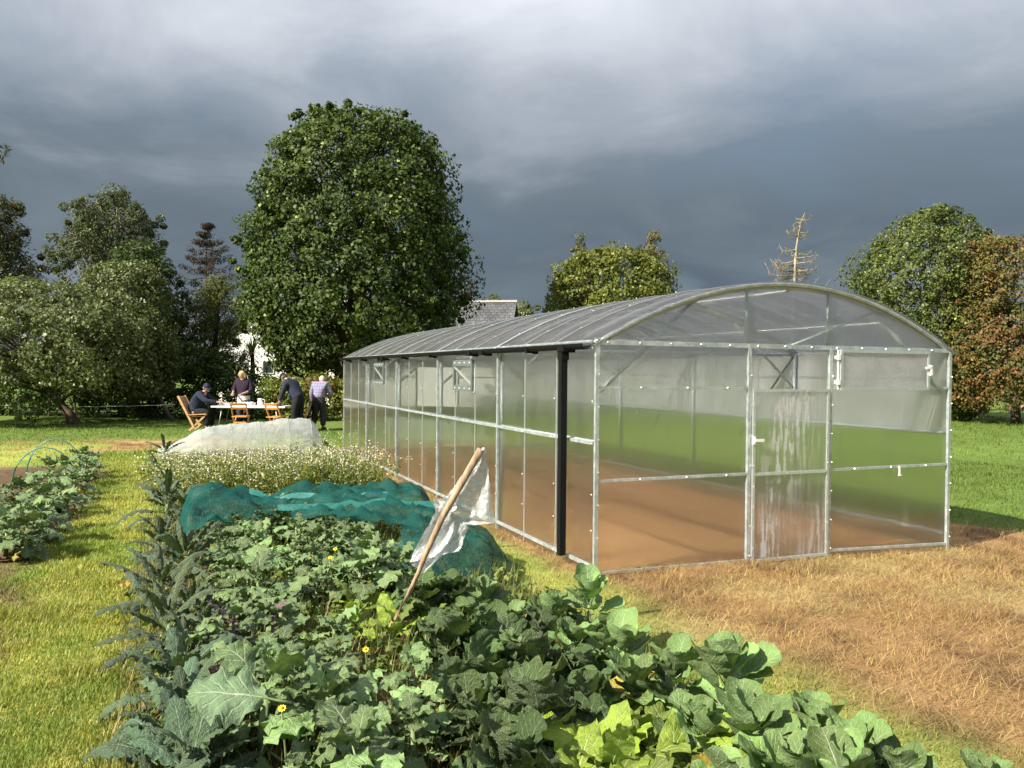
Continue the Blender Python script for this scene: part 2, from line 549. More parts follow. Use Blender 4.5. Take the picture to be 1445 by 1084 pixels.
def scatter_uv(n, u0, u1, v0, v1, pw=1.0):
    """more of them near the camera (small u)"""
    u = u0 + (u1 - u0) * rng.random(n) ** pw
    v = v0 + (v1 - v0) * rng.random(n)
    return OA[0] + LD[0] * u + RD[0] * v, OA[1] + LD[1] * u + RD[1] * v, u, v
# live grass: path, strip by the tunnel, lawns
xs, ys = [], []
for n, a in ((110000, (-2.9, 3.5, -4.9, -3.5, 1.5)), (36000, (3.0, 14.0, -4.9, -3.5, 1.5)), (30000, (-5.0, 12, -0.95, 0.4, 1.9)),
             (34000, (-3, 9, 4.5, 13.0, 1.0)), (52000, (3, 26, 4.8, 30, 1.0)), (26000, (10, 24, -12, 0.8, 1.0)), (9000, (-2.9, 9, -6.6, -4.7, 1.2))):
    x, y, u, v = scatter_uv(n, *a)
    xs.append(x); ys.append(y)
x = np.concatenate(xs); y = np.concatenate(ys)
c, dead, soil = zone(x, y)
clump = fbm(x * 2.4, y * 2.4, 55)
keep = (rng.random(len(x)) > dead * 0.85) & (rng.random(len(x)) > soil * 0.9) & (rng.random(len(x)) < 0.35 + 1.3 * clump)
x, y, c, clump = x[keep], y[keep], c[keep], clump[keep]
dist = np.hypot(x, y)
n = len(x)
h = (0.014 + 0.030 * rng.random(n) * (0.4 + clump) + 0.05 * sstep(clump, 0.60, 0.72) * rng.random(n)) * (1 + dist * 0.04)
tint = np.array([[1.0, 1.0, 1.0], [1.2, 1.1, 1.0], [0.55, 0.72, 0.6], [1.3, 1.1, 1.4]])[rng.choice(4, n, p=[.4, .25, .25, .1])]
cl = c * tint * (0.85 + 0.5 * rng.random(n))[:, None]
grass = link('grass', blades('grass', x, y, ground_z(x, y) + 0.0, h, (0.0018 + 0.0022 * rng.random(n)) * (1 + dist * 0.15), 0.25 + 0.65 * rng.random(n), cl, M_grass))
tag(grass, 'short live grass of the path and lawns', 'grass', kind='stuff')
# dead straw lying about
xs, ys = [], []
for n, a in ((150000, (-5.2, 0.0, -0.7, 6.6, 0.8)), (12000, (0, 11.5, -0.8, 0.0, 1.3)), (9000, (0, 9, 4.4, 6.2, 1.0)), (6000, (13, 17, -10, -1, 1.0)), (6000, (0.05, 11, 0.05, 4.3, 1.3)), (7000, (-2.9, 7, -5.6, -4.3, 1.2))):
    x, y, u, v = scatter_uv(n, *a)
    xs.append(x); ys.append(y)
x = np.concatenate(xs); y = np.concatenate(ys)
c, dead, soil = zone(x, y)
keep = (rng.random(len(x)) < np.maximum(dead, 0.22)) & (rng.random(len(x)) < 0.3 + 1.3 * fbm(x * 2.6, y * 2.6, 66) ** 1.3)
x, y, c = x[keep], y[keep], c[keep]
n = len(x); dist = np.hypot(x, y)
tint = np.array([[1.0, 1.0, 1.0], [1.35, 1.45, 1.6], [0.6, 0.55, 0.55], [0.95, 1.3, 0.8]])[rng.choice(4, n, p=[.45, .2, .25, .1])]
cl = np.clip((c * 0.5 + np.array([0.42, 0.285, 0.125]) * 0.55) * tint * (0.8 + 0.5 * rng.random(n))[:, None], 0, 0.8)
straw = link('straw', blades('straw', x, y, ground_z(x, y) + 0.005 + 0.03 * rng.random(n) ** 2, 0.04 + 0.13 * rng.random(n) ** 1.5, (0.0009 + 0.0014 * rng.random(n)) * (1 + dist * 0.12), np.clip(0.90 + 0.098 * rng.random(n) - 0.22 * sstep(fbm(x * 3.5, y * 3.5, 68), 0.62, 0.74), 0.3, 0.998), cl, M_grass))
tag(straw, 'dry dead grass lying on the bare brown ground', 'straw', kind='stuff')

# ------------------------------------------------------------------ polytunnel
GW, GL, EAVE, RISE = 4.35, 11.65, 2.09, 0.62
BAY = GL / 15.0
tun = thing('polytunnel', 'long galvanised steel greenhouse with clear fluted sheets and low arched roof', 'greenhouse')
tun.matrix_world = Matrix(((RD[0], LD[0], 0, OA[0]), (RD[1], LD[1], 0, OA[1]), (0, 0, 1, 0), (0, 0, 0, 1)))

def steel():
    mt, N = newmat('galvanised_steel')
    tcn = N.n('ShaderNodeTexCoord')
    a = N.noise(tcn.outputs['Object'], 16.0, 4, 0.6)
    b = N.noise(N.mapping(tcn.outputs['Object'], scale=(1, 1, 0.2)), 60.0, 3, 0.6)
    k = N.math('ADD', N.math('MULTIPLY', a, 0.6), N.math('MULTIPLY', b, 0.4))
    c = N.mix(N.map(k, 0.35, 0.65), (0.40, 0.46, 0.465), (0.64, 0.70, 0.70))
    finish(N, principled(N, c, N.map(k, 0.3, 0.7, 0.34, 0.55), 0.6, 0.5))
    return mt
M_steel = steel()
M_alu = plain('bright_aluminium', (0.60, 0.65, 0.655), 0.38, 0.6, 0.1, 20)
M_white_plastic = plain('white_plastic', (0.80, 0.80, 0.78), 0.4, 0, 0.06, 10)
M_black_plastic = plain('black_plastic', (0.006, 0.0065, 0.0075), 0.6, 0, 0.3, 25, 0.0, 0.2)
M_dark_steel = plain('inner_steel', (0.20, 0.24, 0.24), 0.5, 0.5, 0.15, 15)

def sheet(name, tint, transp, refr, haze, rough, gloss=1.0, frost=None):
    """twin-wall sheet: clear, blurred by its flutes, a little milky, glossy skin"""
    mt, N = newmat(name)
    tcn = N.n('ShaderNodeTexCoord')
    sp = N.n('ShaderNodeSeparateXYZ')
    N.put(sp.inputs[0], tcn.outputs['Object'])
    hor = N.math('ADD', sp.outputs[0], sp.outputs[1])
    ribs = N.math('SINE', N.math('MULTIPLY', hor, 2 * math.pi / 0.0105))
    warp = N.noise(N.mapping(tcn.outputs['Object'], scale=(1, 1, 0.22)), 3.0, 3, 0.5)
    fine = N.noise(N.mapping(tcn.outputs['Object'], scale=(1, 1, 0.03)), 70.0, 2, 0.6)
    nrm = N.bump(N.math('ADD', N.math('MULTIPLY', ribs, 0.5), N.math('MULTIPLY', fine, 1.2)), 0.55, 0.0022)
    nrm = N.bump(warp, 0.35, 0.05, nrm)
    tr = N.n('ShaderNodeBsdfTransparent'); N.put(tr.inputs[0], tint)
    rf = N.n('ShaderNodeBsdfRefraction'); N.put(rf.inputs[0], tint)
    rf.inputs['Roughness'].default_value = rough
    rf.inputs['IOR'].default_value = 1.16
    N.put(rf.inputs['Normal'], nrm)
    df = N.n('ShaderNodeBsdfDiffuse'); N.put(df.inputs[0], (0.82, 0.84, 0.84))
    tl = N.n('ShaderNodeBsdfTranslucent'); N.put(tl.inputs[0], (0.82, 0.84, 0.84))
    s1 = N.mixsh(refr / (transp + refr), tr.outputs[0], rf.outputs[0])
    milk = N.mixsh(0.5, df.outputs[0], tl.outputs[0])
    hz = N.math('MULTIPLY', N.map(N.math('ADD', N.math('MULTIPLY', warp, 0.5), N.math('MULTIPLY', fine, 0.5)), 0.3, 0.7, 0.6, 1.5), haze)
    s2 = N.mixsh(hz, s1, milk)
    if frost is not None:
        s2 = N.mixsh(frost(N, tcn.outputs['Object']), s2, milk)
    gl = N.n('ShaderNodeBsdfGlossy'); N.put(gl.inputs[0], (1, 1, 1))
    gl.inputs['Roughness'].default_value = 0.10
    N.put(gl.inputs['Normal'], N.bump(warp, 0.35, 0.05))
    lw = N.n('ShaderNodeLayerWeight'); lw.inputs[0].default_value = 0.5
    fz = N.math('MULTIPLY_ADD', N.math('POWER', lw.outputs['Facing'], 4.0), 0.50, 0.032)
    finish(N, N.mixsh(N.math('MULTIPLY', fz, gloss), s2, gl.outputs[0]))
    return mt
def streaks(N, vec):
    a = N.noise(N.mapping(vec, scale=(1, 1, 0.10)), 26.0, 4, 0.6)
    b = N.noise(vec, 5.0, 4, 0.6)
    c = N.noise(vec, 60.0, 3, 0.6)
    k = N.math('ADD', N.math('MULTIPLY', a, 0.62), N.math('ADD', N.math('MULTIPLY', b, 0.30), N.math('MULTIPLY', c, 0.12)))
    return N.math('MULTIPLY', N.map(k, 0.515, 0.57, 0.02, 0.70), N.map(N.noise(N.mapping(vec, scale=(1.6, 1, 0.5), loc=(0.6, 0, 0)), 1.6, 2, 0.5), 0.36, 0.56, 0.12, 1.0))
def misted(N, vec):
    b = N.noise(vec, 6.0, 6, 0.7)
    c = N.noise(vec, 30.0, 4, 0.65)
    return N.map(N.math('ADD', N.math('MULTIPLY', b, 0.6), N.math('MULTIPLY', c, 0.4)), 0.42, 0.60, 0.30, 0.04)
M_sheet = sheet('fluted_sheet', (0.965, 0.975, 0.965), 0.62, 0.38, 0.012, 0.34)
M_gable_sheet = sheet('gable_sheet', (0.97, 0.98, 0.98), 0.70, 0.30, 0.050, 0.30)
M_opal_sheet = sheet('opal_sheet', (0.96, 0.97, 0.96), 0.62, 0.38, 0.55, 0.34)
M_roof_sheet = sheet('roof_sheet', (0.80, 0.80, 0.84), 0.62, 0.38, 0.085, 0.35, 1.0)
M_door_sheet = sheet('door_sheet', (0.965, 0.975, 0.965), 0.55, 0.45, 0.06, 0.34, 1.0, streaks)
M_vent_sheet = sheet('vent_sheet', (0.95, 0.96, 0.96), 0.5, 0.5, 0.06, 0.4, 1.0, misted)

def arch_z(x):
    return EAVE + RISE * (1 - (2 * x / GW - 1) ** 2)
def part(name, mats, build, smooth=False):
    b = MB(); build(b)
    return b.build(name, mats, tun, smooth)
R45 = 0.022
gap = 0.010
# side walls: one post per sheet joint, heavier frames every third
for side in (0, 1):
    X = 0.0 if side == 0 else GW
    s = -1 if side == 0 else 1
    for i in range(16):
        yy = i * BAY
        main = i % 3 == 0
        r = 0.018 if main else 0.007
        if i in (0, 15):
            continue
        part('side_post', M_alu if not main else M_steel, lambda b: b.bar((X + s * (0.004 + r * 0.5), yy, -0.10), (X + s * (0.004 + r * 0.5), yy, EAVE - 0.02), r * (2.0 if main else 1.7), r * 1.0 + 0.006, (1, 0, 0)))
        if main:
            part('frame_post', M_steel, lambda b: b.tube([(X - s * 0.040, yy, -0.1), (X - s * 0.040, yy, EAVE)], 0.026, 8), True)
            # screws on the outside of the post
    for i in range(15):
        y0, y1 = i * BAY + 0.004, (i + 1) * BAY - 0.004
        for z0, z1 in ((-0.10, 1.165), (1.185, EAVE - 0.03)):
            if side == 0 and i in (4, 10) and z0 > 1:
                part('side_sheet', M_sheet, lambda b: b.box((X, (y0 + y1) / 2, (z0 + 1.56) / 2), (gap, y1 - y0, 1.56 - z0)))
                part('side_sheet', M_sheet, lambda b: b.box((X, (y0 + y1) / 2, (z1 + 2.0) / 2), (gap, y1 - y0, z1 - 2.0)))
                continue
            part('side_sheet', M_opal_sheet if side == 1 and z0 > 1 else M_sheet, lambda b: b.box((X, (y0 + y1) / 2, (z0 + z1) / 2), (gap, y1 - y0, z1 - z0)))
    for z, r in ((0.075, 0.015), (1.175, 0.014), (EAVE - 0.012, 0.018)):
        part('side_rail', M_steel, lambda b: b.bar((X + s * 0.012, 0.03, z), (X + s * 0.012, GL - 0.03, z), 2 * r, 2 * r), False)
    part('wall_plate', M_steel, lambda b: b.tube([(X - s * 0.04, 0.02, 1.18), (X - s * 0.04, GL - 0.02, 1.18)], 0.02, 8), True)
# screws and washers
def screws(b):
    for i in range(16):
        for z in (0.075, 0.40, 0.72, 1.175, 1.55, 2.02):
            b.ball((-0.034, i * BAY, z), (0.007, 0.008, 0.008), 6, 4)
sc_ = part('fixing_screw', M_white_plastic, screws); sc_['kind'] = 'stuff'
# roof: curved sheets, glazing bars and hoops
NA = 14
def curved(b, y0, y1, t, x0=-0.09, x1=GW + 0.09, off=0.0):
    P0 = []
    for k in range(NA + 1):
        x = x0 + (x1 - x0) * k / NA
        P0.append((x, arch_z(x)))
    vs = []
    for x, z in P0:
        sl = -RISE * 4 * (2 * x / GW - 1) / GW
        nn = Vector((-sl, 0, 1)).normalized()
        for yy in (y0, y1):
            vs.append(Vector((x, yy, z)) + nn * off)
            vs.append(Vector((x, yy, z)) + nn * (off + t))
    fs = []
    for k in range(NA):
        a = k * 4; c = a + 4
        fs += [(a, a + 2, c + 2, c), (a + 1, c + 1, c + 3, a + 3), (a, c, c + 1, a + 1), (a + 2, a + 3, c + 3, c + 2)]
    fs += [(0, 1, 3, 2), (NA * 4, NA * 4 + 2, NA * 4 + 3, NA * 4 + 1)]
    b.add(vs, fs)
for i in range(15):
    part('roof_sheet', M_roof_sheet, lambda b: curved(b, i * BAY + 0.004 - (0.05 if i == 0 else 0), (i + 1) * BAY - 0.004 + (0.05 if i == 14 else 0), 0.010), True)
for i in range(1, 15):
    w = 0.026 if i % 3 == 0 else 0.005
    part('glazing_bar', M_alu, lambda b: curved(b, i * BAY - w, i * BAY + w, 0.008, off=0.0125))
for i in range(0, 16, 3):
    yy = min(max(i * BAY, 0.03), GL - 0.03)
    part('hoop', M_steel, lambda b: b.tube([(x, yy, arch_z(x) - 0.045) for x in np.linspace(0.03, GW - 0.03, 19)], 0.024, 8), True)
    if 0 < i < 15:
        part('tie_bar', M_steel, lambda b: b.tube([(0.05, yy, EAVE - 0.03), (GW - 0.05, yy, EAVE - 0.03)], 0.018, 8), True)
        part('truss_brace', M_steel, lambda b: b.tube([(1.25, yy, arch_z(1.25) - 0.06), (GW / 2, yy, EAVE - 0.02), (GW - 1.25, yy, arch_z(GW - 1.25) - 0.06)], 0.014, 8), True)
for x in (0.75, GW / 2, GW - 0.75):
    part('purlin', M_steel, lambda b: b.tube([(x, 0.04, arch_z(x) - 0.078), (x, GL - 0.04, arch_z(x) - 0.078)], 0.014, 8), True)
def roof_screws(b):
    for i in range(1, 15):
        for x in (0.25, 0.8, 1.35, 1.9, 2.45, 3.0, 3.55, 4.1):
            b.ball((x, i * BAY, arch_z(x) + 0.024), (0.008, 0.008, 0.006), 6, 4)
rs_ = part('roof_screw', M_white_plastic, roof_screws); rs_['kind'] = 'stuff'
# inner knee braces along the walls
for side in (0, 1):
    X = 0.05 if side == 0 else GW - 0.05
    s = 1 if side == 0 else -1
    for i in range(0, 16, 3):
        yy = min(max(i * BAY, 0.05), GL - 0.05)
        part('knee_brace', M_steel, lambda b: b.tube([(X, yy, 1.62), (X + s * 1.02, yy, arch_z(1.05) - 0.05)], 0.017, 8), True)
for yy0 in (3 * BAY, 9 * BAY):
    part('wall_brace', M_dark_steel, lambda b: b.tube([(GW - 0.07, yy0, EAVE - 0.05), (GW - 0.07, yy0 + 1.1, 0.9)], 0.016, 6), True)
    part('wall_brace', M_dark_steel, lambda b: b.tube([(GW - 0.07, yy0 + 3 * BAY, EAVE - 0.05), (GW - 0.07, yy0 + 3 * BAY + 1.1, 0.9)], 0.016, 6), True)
# ends
DX0, DX1, DTOP = 1.66, 2.67, 1.645
for end in (0, 1):
    Y = 0.0 if end == 0 else GL
    s = -1 if end == 0 else 1
    for x in (0.0, DX0, DX1, GW):
        zt = EAVE + 0.02 if x in (0.0, GW) else EAVE
        part('end_post', M_steel, lambda b: b.bar((x, Y + s * 0.020, -0.22), (x, Y + s * 0.020, zt), 0.036, 0.030, (0, 1, 0)))
    for x in (DX0, DX1):
        part('gable_mullion', M_alu if end else M_sheet, lambda b: b.bar((x, Y + s * 0.010, EAVE + 0.03), (x, Y + s * 0.010, arch_z(x) - 0.03), 0.11, 0.008, (0, 1, 0)))
        part('gable_post', M_steel, lambda b: b.tube([(x, Y - s * 0.030, EAVE), (x, Y - s * 0.030, arch_z(x) - 0.05)], 0.013, 6), True)
    part('end_beam', M_steel, lambda b: b.bar((0.0, Y + s * 0.022, EAVE - 0.015), (GW, Y + s * 0.022, EAVE - 0.015), 0.022, 0.044))
    part('end_arch', M_steel, lambda b: b.tube([(x, Y + s * 0.018, arch_z(x) - 0.022) for x in np.linspace(-0.02, GW + 0.02, 25)], 0.021, 8), True)
    part('end_truss', M_steel, lambda b: b.tube([(0.06, Y - s * 0.06, 1.63), (1.07, Y - s * 0.06, arch_z(1.07) - 0.05)], 0.018, 8), True)
    part('end_truss', M_steel, lambda b: b.tube([(GW - 0.06, Y - s * 0.06, 1.63), (GW - 1.0, Y - s * 0.06, arch_z(GW - 1.0) - 0.05)], 0.018, 8), True)
    part('end_truss', M_steel, lambda b: b.tube([(1.07, Y - s * 0.085, arch_z(1.07) - 0.06), (GW / 2 + 0.05, Y - s * 0.085, EAVE - 0.01)], 0.014, 8), True)
    part('end_truss', M_steel, lambda b: b.tube([(GW - 1.0, Y - s * 0.085, arch_z(GW - 1.0) - 0.06), (GW / 2 + 0.05, Y - s * 0.085, EAVE - 0.01)], 0.014, 8), True)
    bays = ((0.0, DX0), (DX1, GW))
    for x0, x1 in bays:
        for z in (1.67, 0.84, 0.02):
            part('end_rail', M_steel, lambda b: b.bar((x0 + 0.024, Y + s * 0.018, z), (x1 - 0.024, Y + s * 0.018, z - (0.05 if z < 0.1 else 0.0) * x1 / GW), 0.022, 0.025))
        for z0, z1 in ((-0.16, 0.84), (0.84, 1.67), (1.67, EAVE - 0.03)):
            if end == 0 and x0 == DX1 and z0 > 1.6:
                part('end_sheet', M_sheet, lambda b: b.box(((4.02 + x1) / 2, Y, (z0 + z1) / 2), (x1 - 4.02 - 0.02, gap, z1 - z0 - 0.008)))
                continue
            part('end_sheet', M_sheet, lambda b: b.box(((x0 + x1) / 2, Y, (z0 + z1) / 2), (x1 - x0 - 0.02, gap, z1 - z0 - 0.008)))
    # gable sheets follow the arch
    for x0, x1 in ((0.03, DX0), (DX0, DX1), (DX1, GW - 0.03)):
        def gable(b, x0=x0, x1=x1):
            xs_ = np.linspace(x0 + 0.003, x1 - 0.003, 9)
            top = [(x, arch_z(x) - 0.025) for x in xs_]
            vs = []
            for dy in (-gap / 2, gap / 2):
                vs += [(x, Y + dy, EAVE + 0.012) for x in xs_] + [(x, Y + dy, max(z, EAVE + 0.013)) for x, z in top]
            n_ = len(xs_); fs = []
            for k in range(n_ - 1):
                fs += [(k, k + 1, n_ + k + 1, n_ + k), (2 * n_ + k + 1, 2 * n_ + k, 3 * n_ + k, 3 * n_ + k + 1)]
                fs += [(k, 2 * n_ + k, 2 * n_ + k + 1, k + 1), (n_ + k, n_ + k + 1, 3 * n_ + k + 1, 3 * n_ + k)]
            b.add(vs, fs)
        part('gable_sheet', M_gable_sheet, gable)
def end_screws(b):
    for x in (0.0, DX0, DX1, GW):
        for z in np.arange(0.05, 2.05, 0.29):
            b.ball((x + 0.012, -0.045, z), (0.006, 0.007, 0.006), 6, 4)
    for z in (1.67, 0.84):
        for x in (0.45, 0.95, 1.4, 3.0, 3.5, 4.0):
            if z > 1 and x > 2.7: continue
            b.ball((x, -0.034, z), (0.009, 0.009, 0.009), 6, 4)
    for x in np.arange(0.1, GW, 0.33):
        b.ball((x, -0.036, EAVE - 0.015), (0.008, 0.008, 0.008), 6, 4)
        b.ball((x, -0.014, arch_z(x) - 0.02), (0.008, 0.012, 0.008), 6, 4)
es_ = part('end_screw', M_alu, end_screws); es_['kind'] = 'stuff'
# white dribbles of sealant and the door sill
part('door_sill', M_steel, lambda b: b.box(((DX0 + DX1) / 2, -0.012, -0.055), (DX1 - DX0 - 0.05, 0.05, 0.05)))
def drib(b):
    for x in (1.84, 1.93, 1.97, 2.02, 2.07, 2.30, 2.38):
        b.box((x, -0.045, -0.105), (0.022, 0.008, 0.05))
dr_ = part('sealant_dribble', M_white_plastic, drib)
part('packing_stone', plain('pale_stone', (0.5, 0.48, 0.44), 0.8, var=0.3, scale=20, bump=0.6), lambda b: (b.ball((2.72, -0.08, -0.10), (0.06, 0.04, 0.035), 7, 5), b.ball((2.84, -0.09, -0.10), (0.04, 0.035, 0.025), 7, 5)))
# front door: framed sheet in the lower opening, handle on the left
def framed(name, x0, x1, z0, z1, y, mat, w=0.034, mid=None, fm=None):
    f = MB()
    for z in (z0, z1) + ((mid,) if mid else ()):
        f.bar((x0, y, z), (x1, y, z), 0.026, w)
    for x in (x0, x1):
        f.bar((x, y + 0.001, z0 - w / 2), (x, y + 0.001, z1 + w / 2), w, 0.024, (0, 1, 0))
    o = f.build(name, fm or M_steel, tun)
    b = MB()
    b.box(((x0 + x1) / 2, y + 0.004, (z0 + z1) / 2), (x1 - x0 - 0.012, 0.008, z1 - z0 - 0.012))
    b.build('pane', mat, o)
    return o
door = framed('door', DX0 + 0.045, DX1 - 0.045, -0.005, DTOP, -0.040, M_door_sheet, 0.028, 0.835, M_alu)
hb = MB()
hb.box((DX0 + 0.03, -0.062, 1.165), (0.03, 0.02, 0.075)); hb.box((DX0 + 0.085, -0.078, 1.165), (0.105, 0.016, 0.026)); hb.box((DX0 + 0.04, -0.070, 1.165), (0.022, 0.03, 0.03))
hb.build('handle', M_white_plastic, door)
sb = MB()
for x in (DX0 + 0.045, DX1 - 0.045):
    for z in np.arange(0.12, 1.6, 0.20):
        sb.ball((x, -0.050, z), 0.006, 6, 4)
for z in (0.0, 0.835, 1.645):
    for x in (1.85, 2.1, 2.35): sb.ball((x, -0.050, z), 0.006, 6, 4)
sb.build('door_screw', M_white_plastic, door)
vent = framed('vent_window', 2.775, 3.985, 1.665, 2.045, -0.060, M_vent_sheet, 0.030, None, M_alu)
hb = MB()
for z in (1.73, 1.98):
    hb.box((2.735, -0.066, z), (0.035, 0.02, 0.055)); hb.box((2.735, -0.052, z), (0.08, 0.008, 0.032))
hb.box((2.742, -0.05, 1.855), (0.012, 0.014, 0.40))
hb.build('hinge', M_white_plastic, vent)
hb = MB(); hb.box((4.005, -0.078, 1.86), (0.03, 0.02, 0.11)); hb.box((3.975, -0.080, 1.885), (0.09, 0.016, 0.022))
hb.build('latch', M_white_plastic, vent)
part('window_hook', M_white_plastic, lambda b: (b.box((3.62, -0.035, 0.80), (0.012, 0.012, 0.09)), b.box((3.62, -0.04, 0.75), (0.04, 0.012, 0.012))))
# little vents in the left wall
for i in (4, 10):
    y0, y1 = i * BAY + 0.02, (i + 1) * BAY - 0.02
    f = MB()
    for z in (1.59, 1.915):
        f.bar((-0.035, y0, z), (-0.035, y1, z), 0.03, 0.075)
    for yy in (y0 + 0.02, y1 - 0.02):
        f.bar((-0.037, yy, 1.555), (-0.037, yy, 1.95), 0.050, 0.034, (1, 0, 0))
    vo = f.build('side_vent', M_dark_steel, tun)
    b = MB(); b.box((-0.03, (y0 + y1) / 2, 1.79), (0.008, y1 - y0 - 0.03, 0.36)); b.build('pane', M_sheet, vo)
    b = MB(); b.bar((-0.044, y0 + 0.05, 1.65), (-0.044, y1 - 0.05, 1.86), 0.010, 0.024, (0, 0, 1)); b.build('brace', M_alu, vo)
    b = MB()
    for z in (1.59, 1.915):
        for k in range(4): b.ball((-0.053, y0 + 0.08 + k * (y1 - y0 - 0.16) / 3, z), 0.010, 6, 4)
    b.build('vent_screw', M_white_plastic, vo)
# black gutter, brackets and down pipe on the left eave
def gutter(b):
    prof = []
    for k in range(9):
        th = math.pi * k / 8
        prof.append((-0.085 - 0.045 * math.cos(th), EAVE - 0.030 - 0.050 * math.sin(th)))
    inner = [(-0.085 + (x + 0.085) * 0.9, z + 0.004) for x, z in prof][::-1]
    ring = prof + inner
    vs = [(x, yy, z + (0.02 if yy > 1 else 0)) for yy in (0.02, GL) for x, z in ring]
    n_ = len(ring)
    fs = [(k, (k + 1) % n_, n_ + (k + 1) % n_, n_ + k) for k in range(n_)] + [tuple(range(n_ - 1, -1, -1)), tuple(range(n_, 2 * n_))]
    b.add(vs, fs)
gut = part('gutter', M_black_plastic, gutter)
for yy in (0.45, 1.25, 2.6, 3.05, 4.7, 6.25, 7.6, 7.9, 9.3, 10.8):
    b = MB(); w = 0.13 if yy in (0.45, 2.6, 3.05, 7.6) else 0.035
    b.box((-0.085, yy, EAVE - 0.062), (0.105, w, 0.060)); b.box((-0.03, yy, EAVE - 0.085), (0.06, w * 0.8, 0.03))
    b.build('bracket', M_black_plastic, gut)
part('down_pipe', M_black_plastic, lambda b: (b.box((-0.095, 0.47, 1.04), (0.062, 0.068, 1.90)), b.box((-0.092, 0.47, 1.98), (0.076, 0.084, 0.12))))
# ------------------------------------------------------------------ trees and hedges
def norm(a):
    return a / np.maximum(np.linalg.norm(a, axis=1, keepdims=True), 1e-9)
def leaf_cards(centers, radii, per, size, base, spread=0.25, flat=0.85, bright=0.04, brightc=(0.34, 0.40, 0.14), upbias=0.45, slim=0.62, clumpvar=0.25, shell=(0.55, 1.08), fold=0.16):
    """diamond leaves on the skins of many clumps -> verts, quads, colours"""
    C = np.repeat(np.asarray(centers), per, 0); r = np.repeat(np.asarray(radii), per)
    n = len(C)
    d = norm(rng.normal(size=(n, 3)))
    rr = r * (shell[0] + (shell[1] - shell[0]) * rng.random(n) ** 0.6)
    pos = C + d * rr[:, None] * np.array([1, 1, flat])
    nr = norm(d * 0.75 + np.array([0, 0, upbias]) + rng.normal(size=(n, 3)) * 0.45)
    ax = rng.normal(size=(n, 3)) + np.array([0, 0, -0.5]) + d * 0.4
    ax = norm(ax - nr * np.sum(ax * nr, 1, keepdims=True))
    sd_ = np.cross(nr, ax)
    l = size * (0.65 + 0.7 * rng.random(n)); w = l * slim
    a = pos - ax * (l * 0.5)[:, None]
    c = pos + ax * (l * 0.5)[:, None]
    lift = nr * (l * fold)[:, None]
    b1 = pos + sd_ * (w * 0.5)[:, None] + lift
    b2 = pos - sd_ * (w * 0.5)[:, None] + lift
    V = np.stack([a, b1, c, b2], 1).reshape(-1, 3)
    Q = np.arange(n * 4).reshape(n, 4)
    cv = np.repeat(1 + clumpvar * (rng.random(len(centers)) * 2 - 1), per)
    base = np.asarray(base, float)
    if base.ndim == 1: base = base[None]
    pick = np.repeat(rng.integers(0, len(base), len(centers)), per)
    flip = rng.random(n) < 0.25
    pick[flip] = rng.integers(0, len(base), flip.sum())
    colr = base[pick] * (cv * (1 + spread * (rng.random(n) * 2 - 1)))[:, None]
    br = rng.random(n) < bright
    colr[br] = np.asarray(brightc) * (0.7 + 0.6 * rng.random(br.sum()))[:, None]
    return V, Q, np.repeat(colr, 4, 0)
def merge(parts):
    V = []; Q = []; C = []; o = 0
    for v, q, c in parts:
        V.append(v); Q.append(q + o); C.append(c); o += len(v)
    return np.concatenate(V), np.concatenate(Q), np.concatenate(C)
def profile_clumps(prof, depth, n, rad, inner=0.3, dscale=0.85):
    """prof: list of (pixel y, pixel x left, pixel x right); clumps fill the solid of that outline at a given distance"""
    prof = sorted(prof)
    ys_ = np.array([p[0] for p in prof]); xl = np.array([p[1] for p in prof]); xr = np.array([p[2] for p in prof])
    sc = depth / FPX
    wts = np.interp(np.linspace(ys_[0], ys_[-1], 200), ys_, xr - xl)
    yy = rng.choice(np.linspace(ys_[0], ys_[-1], 200), n, p=wts / wts.sum())
    l = np.interp(yy, ys_, xl); r = np.interp(yy, ys_, xr)
    rads = rad * (0.7 + 0.6 * rng.random(n))
    hw = np.maximum((r - l) / 2 * sc - rads * 0.8, 0.05)
    ph = rng.random(n) * 2 * math.pi
    rho = np.where(rng.random(n) < inner, np.sqrt(rng.random(n)) * 0.75, 0.78 + 0.24 * rng.random(n))
    out = []
    for i in range(n):
        p = D((l[i] + r[i]) / 2, yy[i], depth)
        p = p + np.array([hw[i] * rho[i] * math.cos(ph[i]), hw[i] * dscale * rho[i] * math.sin(ph[i]), 0])
        # do not push clumps above the outline
        out.append(p)
    # sprigs that break the outline
    ne = int(n * 0.45)
    yy2 = rng.choice(np.linspace(ys_[0], ys_[-1], 200), ne, p=wts / wts.sum())
    for y_ in np.maximum(yy2, ys_[0] + 9):
        l_ = np.interp(y_, ys_, xl); r_ = np.interp(y_, ys_, xr)
        a_ = rng.random() * 2 * math.pi
        h_ = (r_ - l_) / 2 * sc * rng.uniform(0.88, 1.08)
        p = D((l_ + r_) / 2, y_ - rng.uniform(0, 4), depth)
        out.append(p + np.array([h_ * math.cos(a_), h_ * dscale * math.sin(a_), 0]))
    rads = np.concatenate([rads, rad * rng.uniform(0.25, 0.6, ne)])
    out = np.array(out)
    out[:, 2] = np.maximum(out[:, 2], rads * 0.7)
    return out, rads
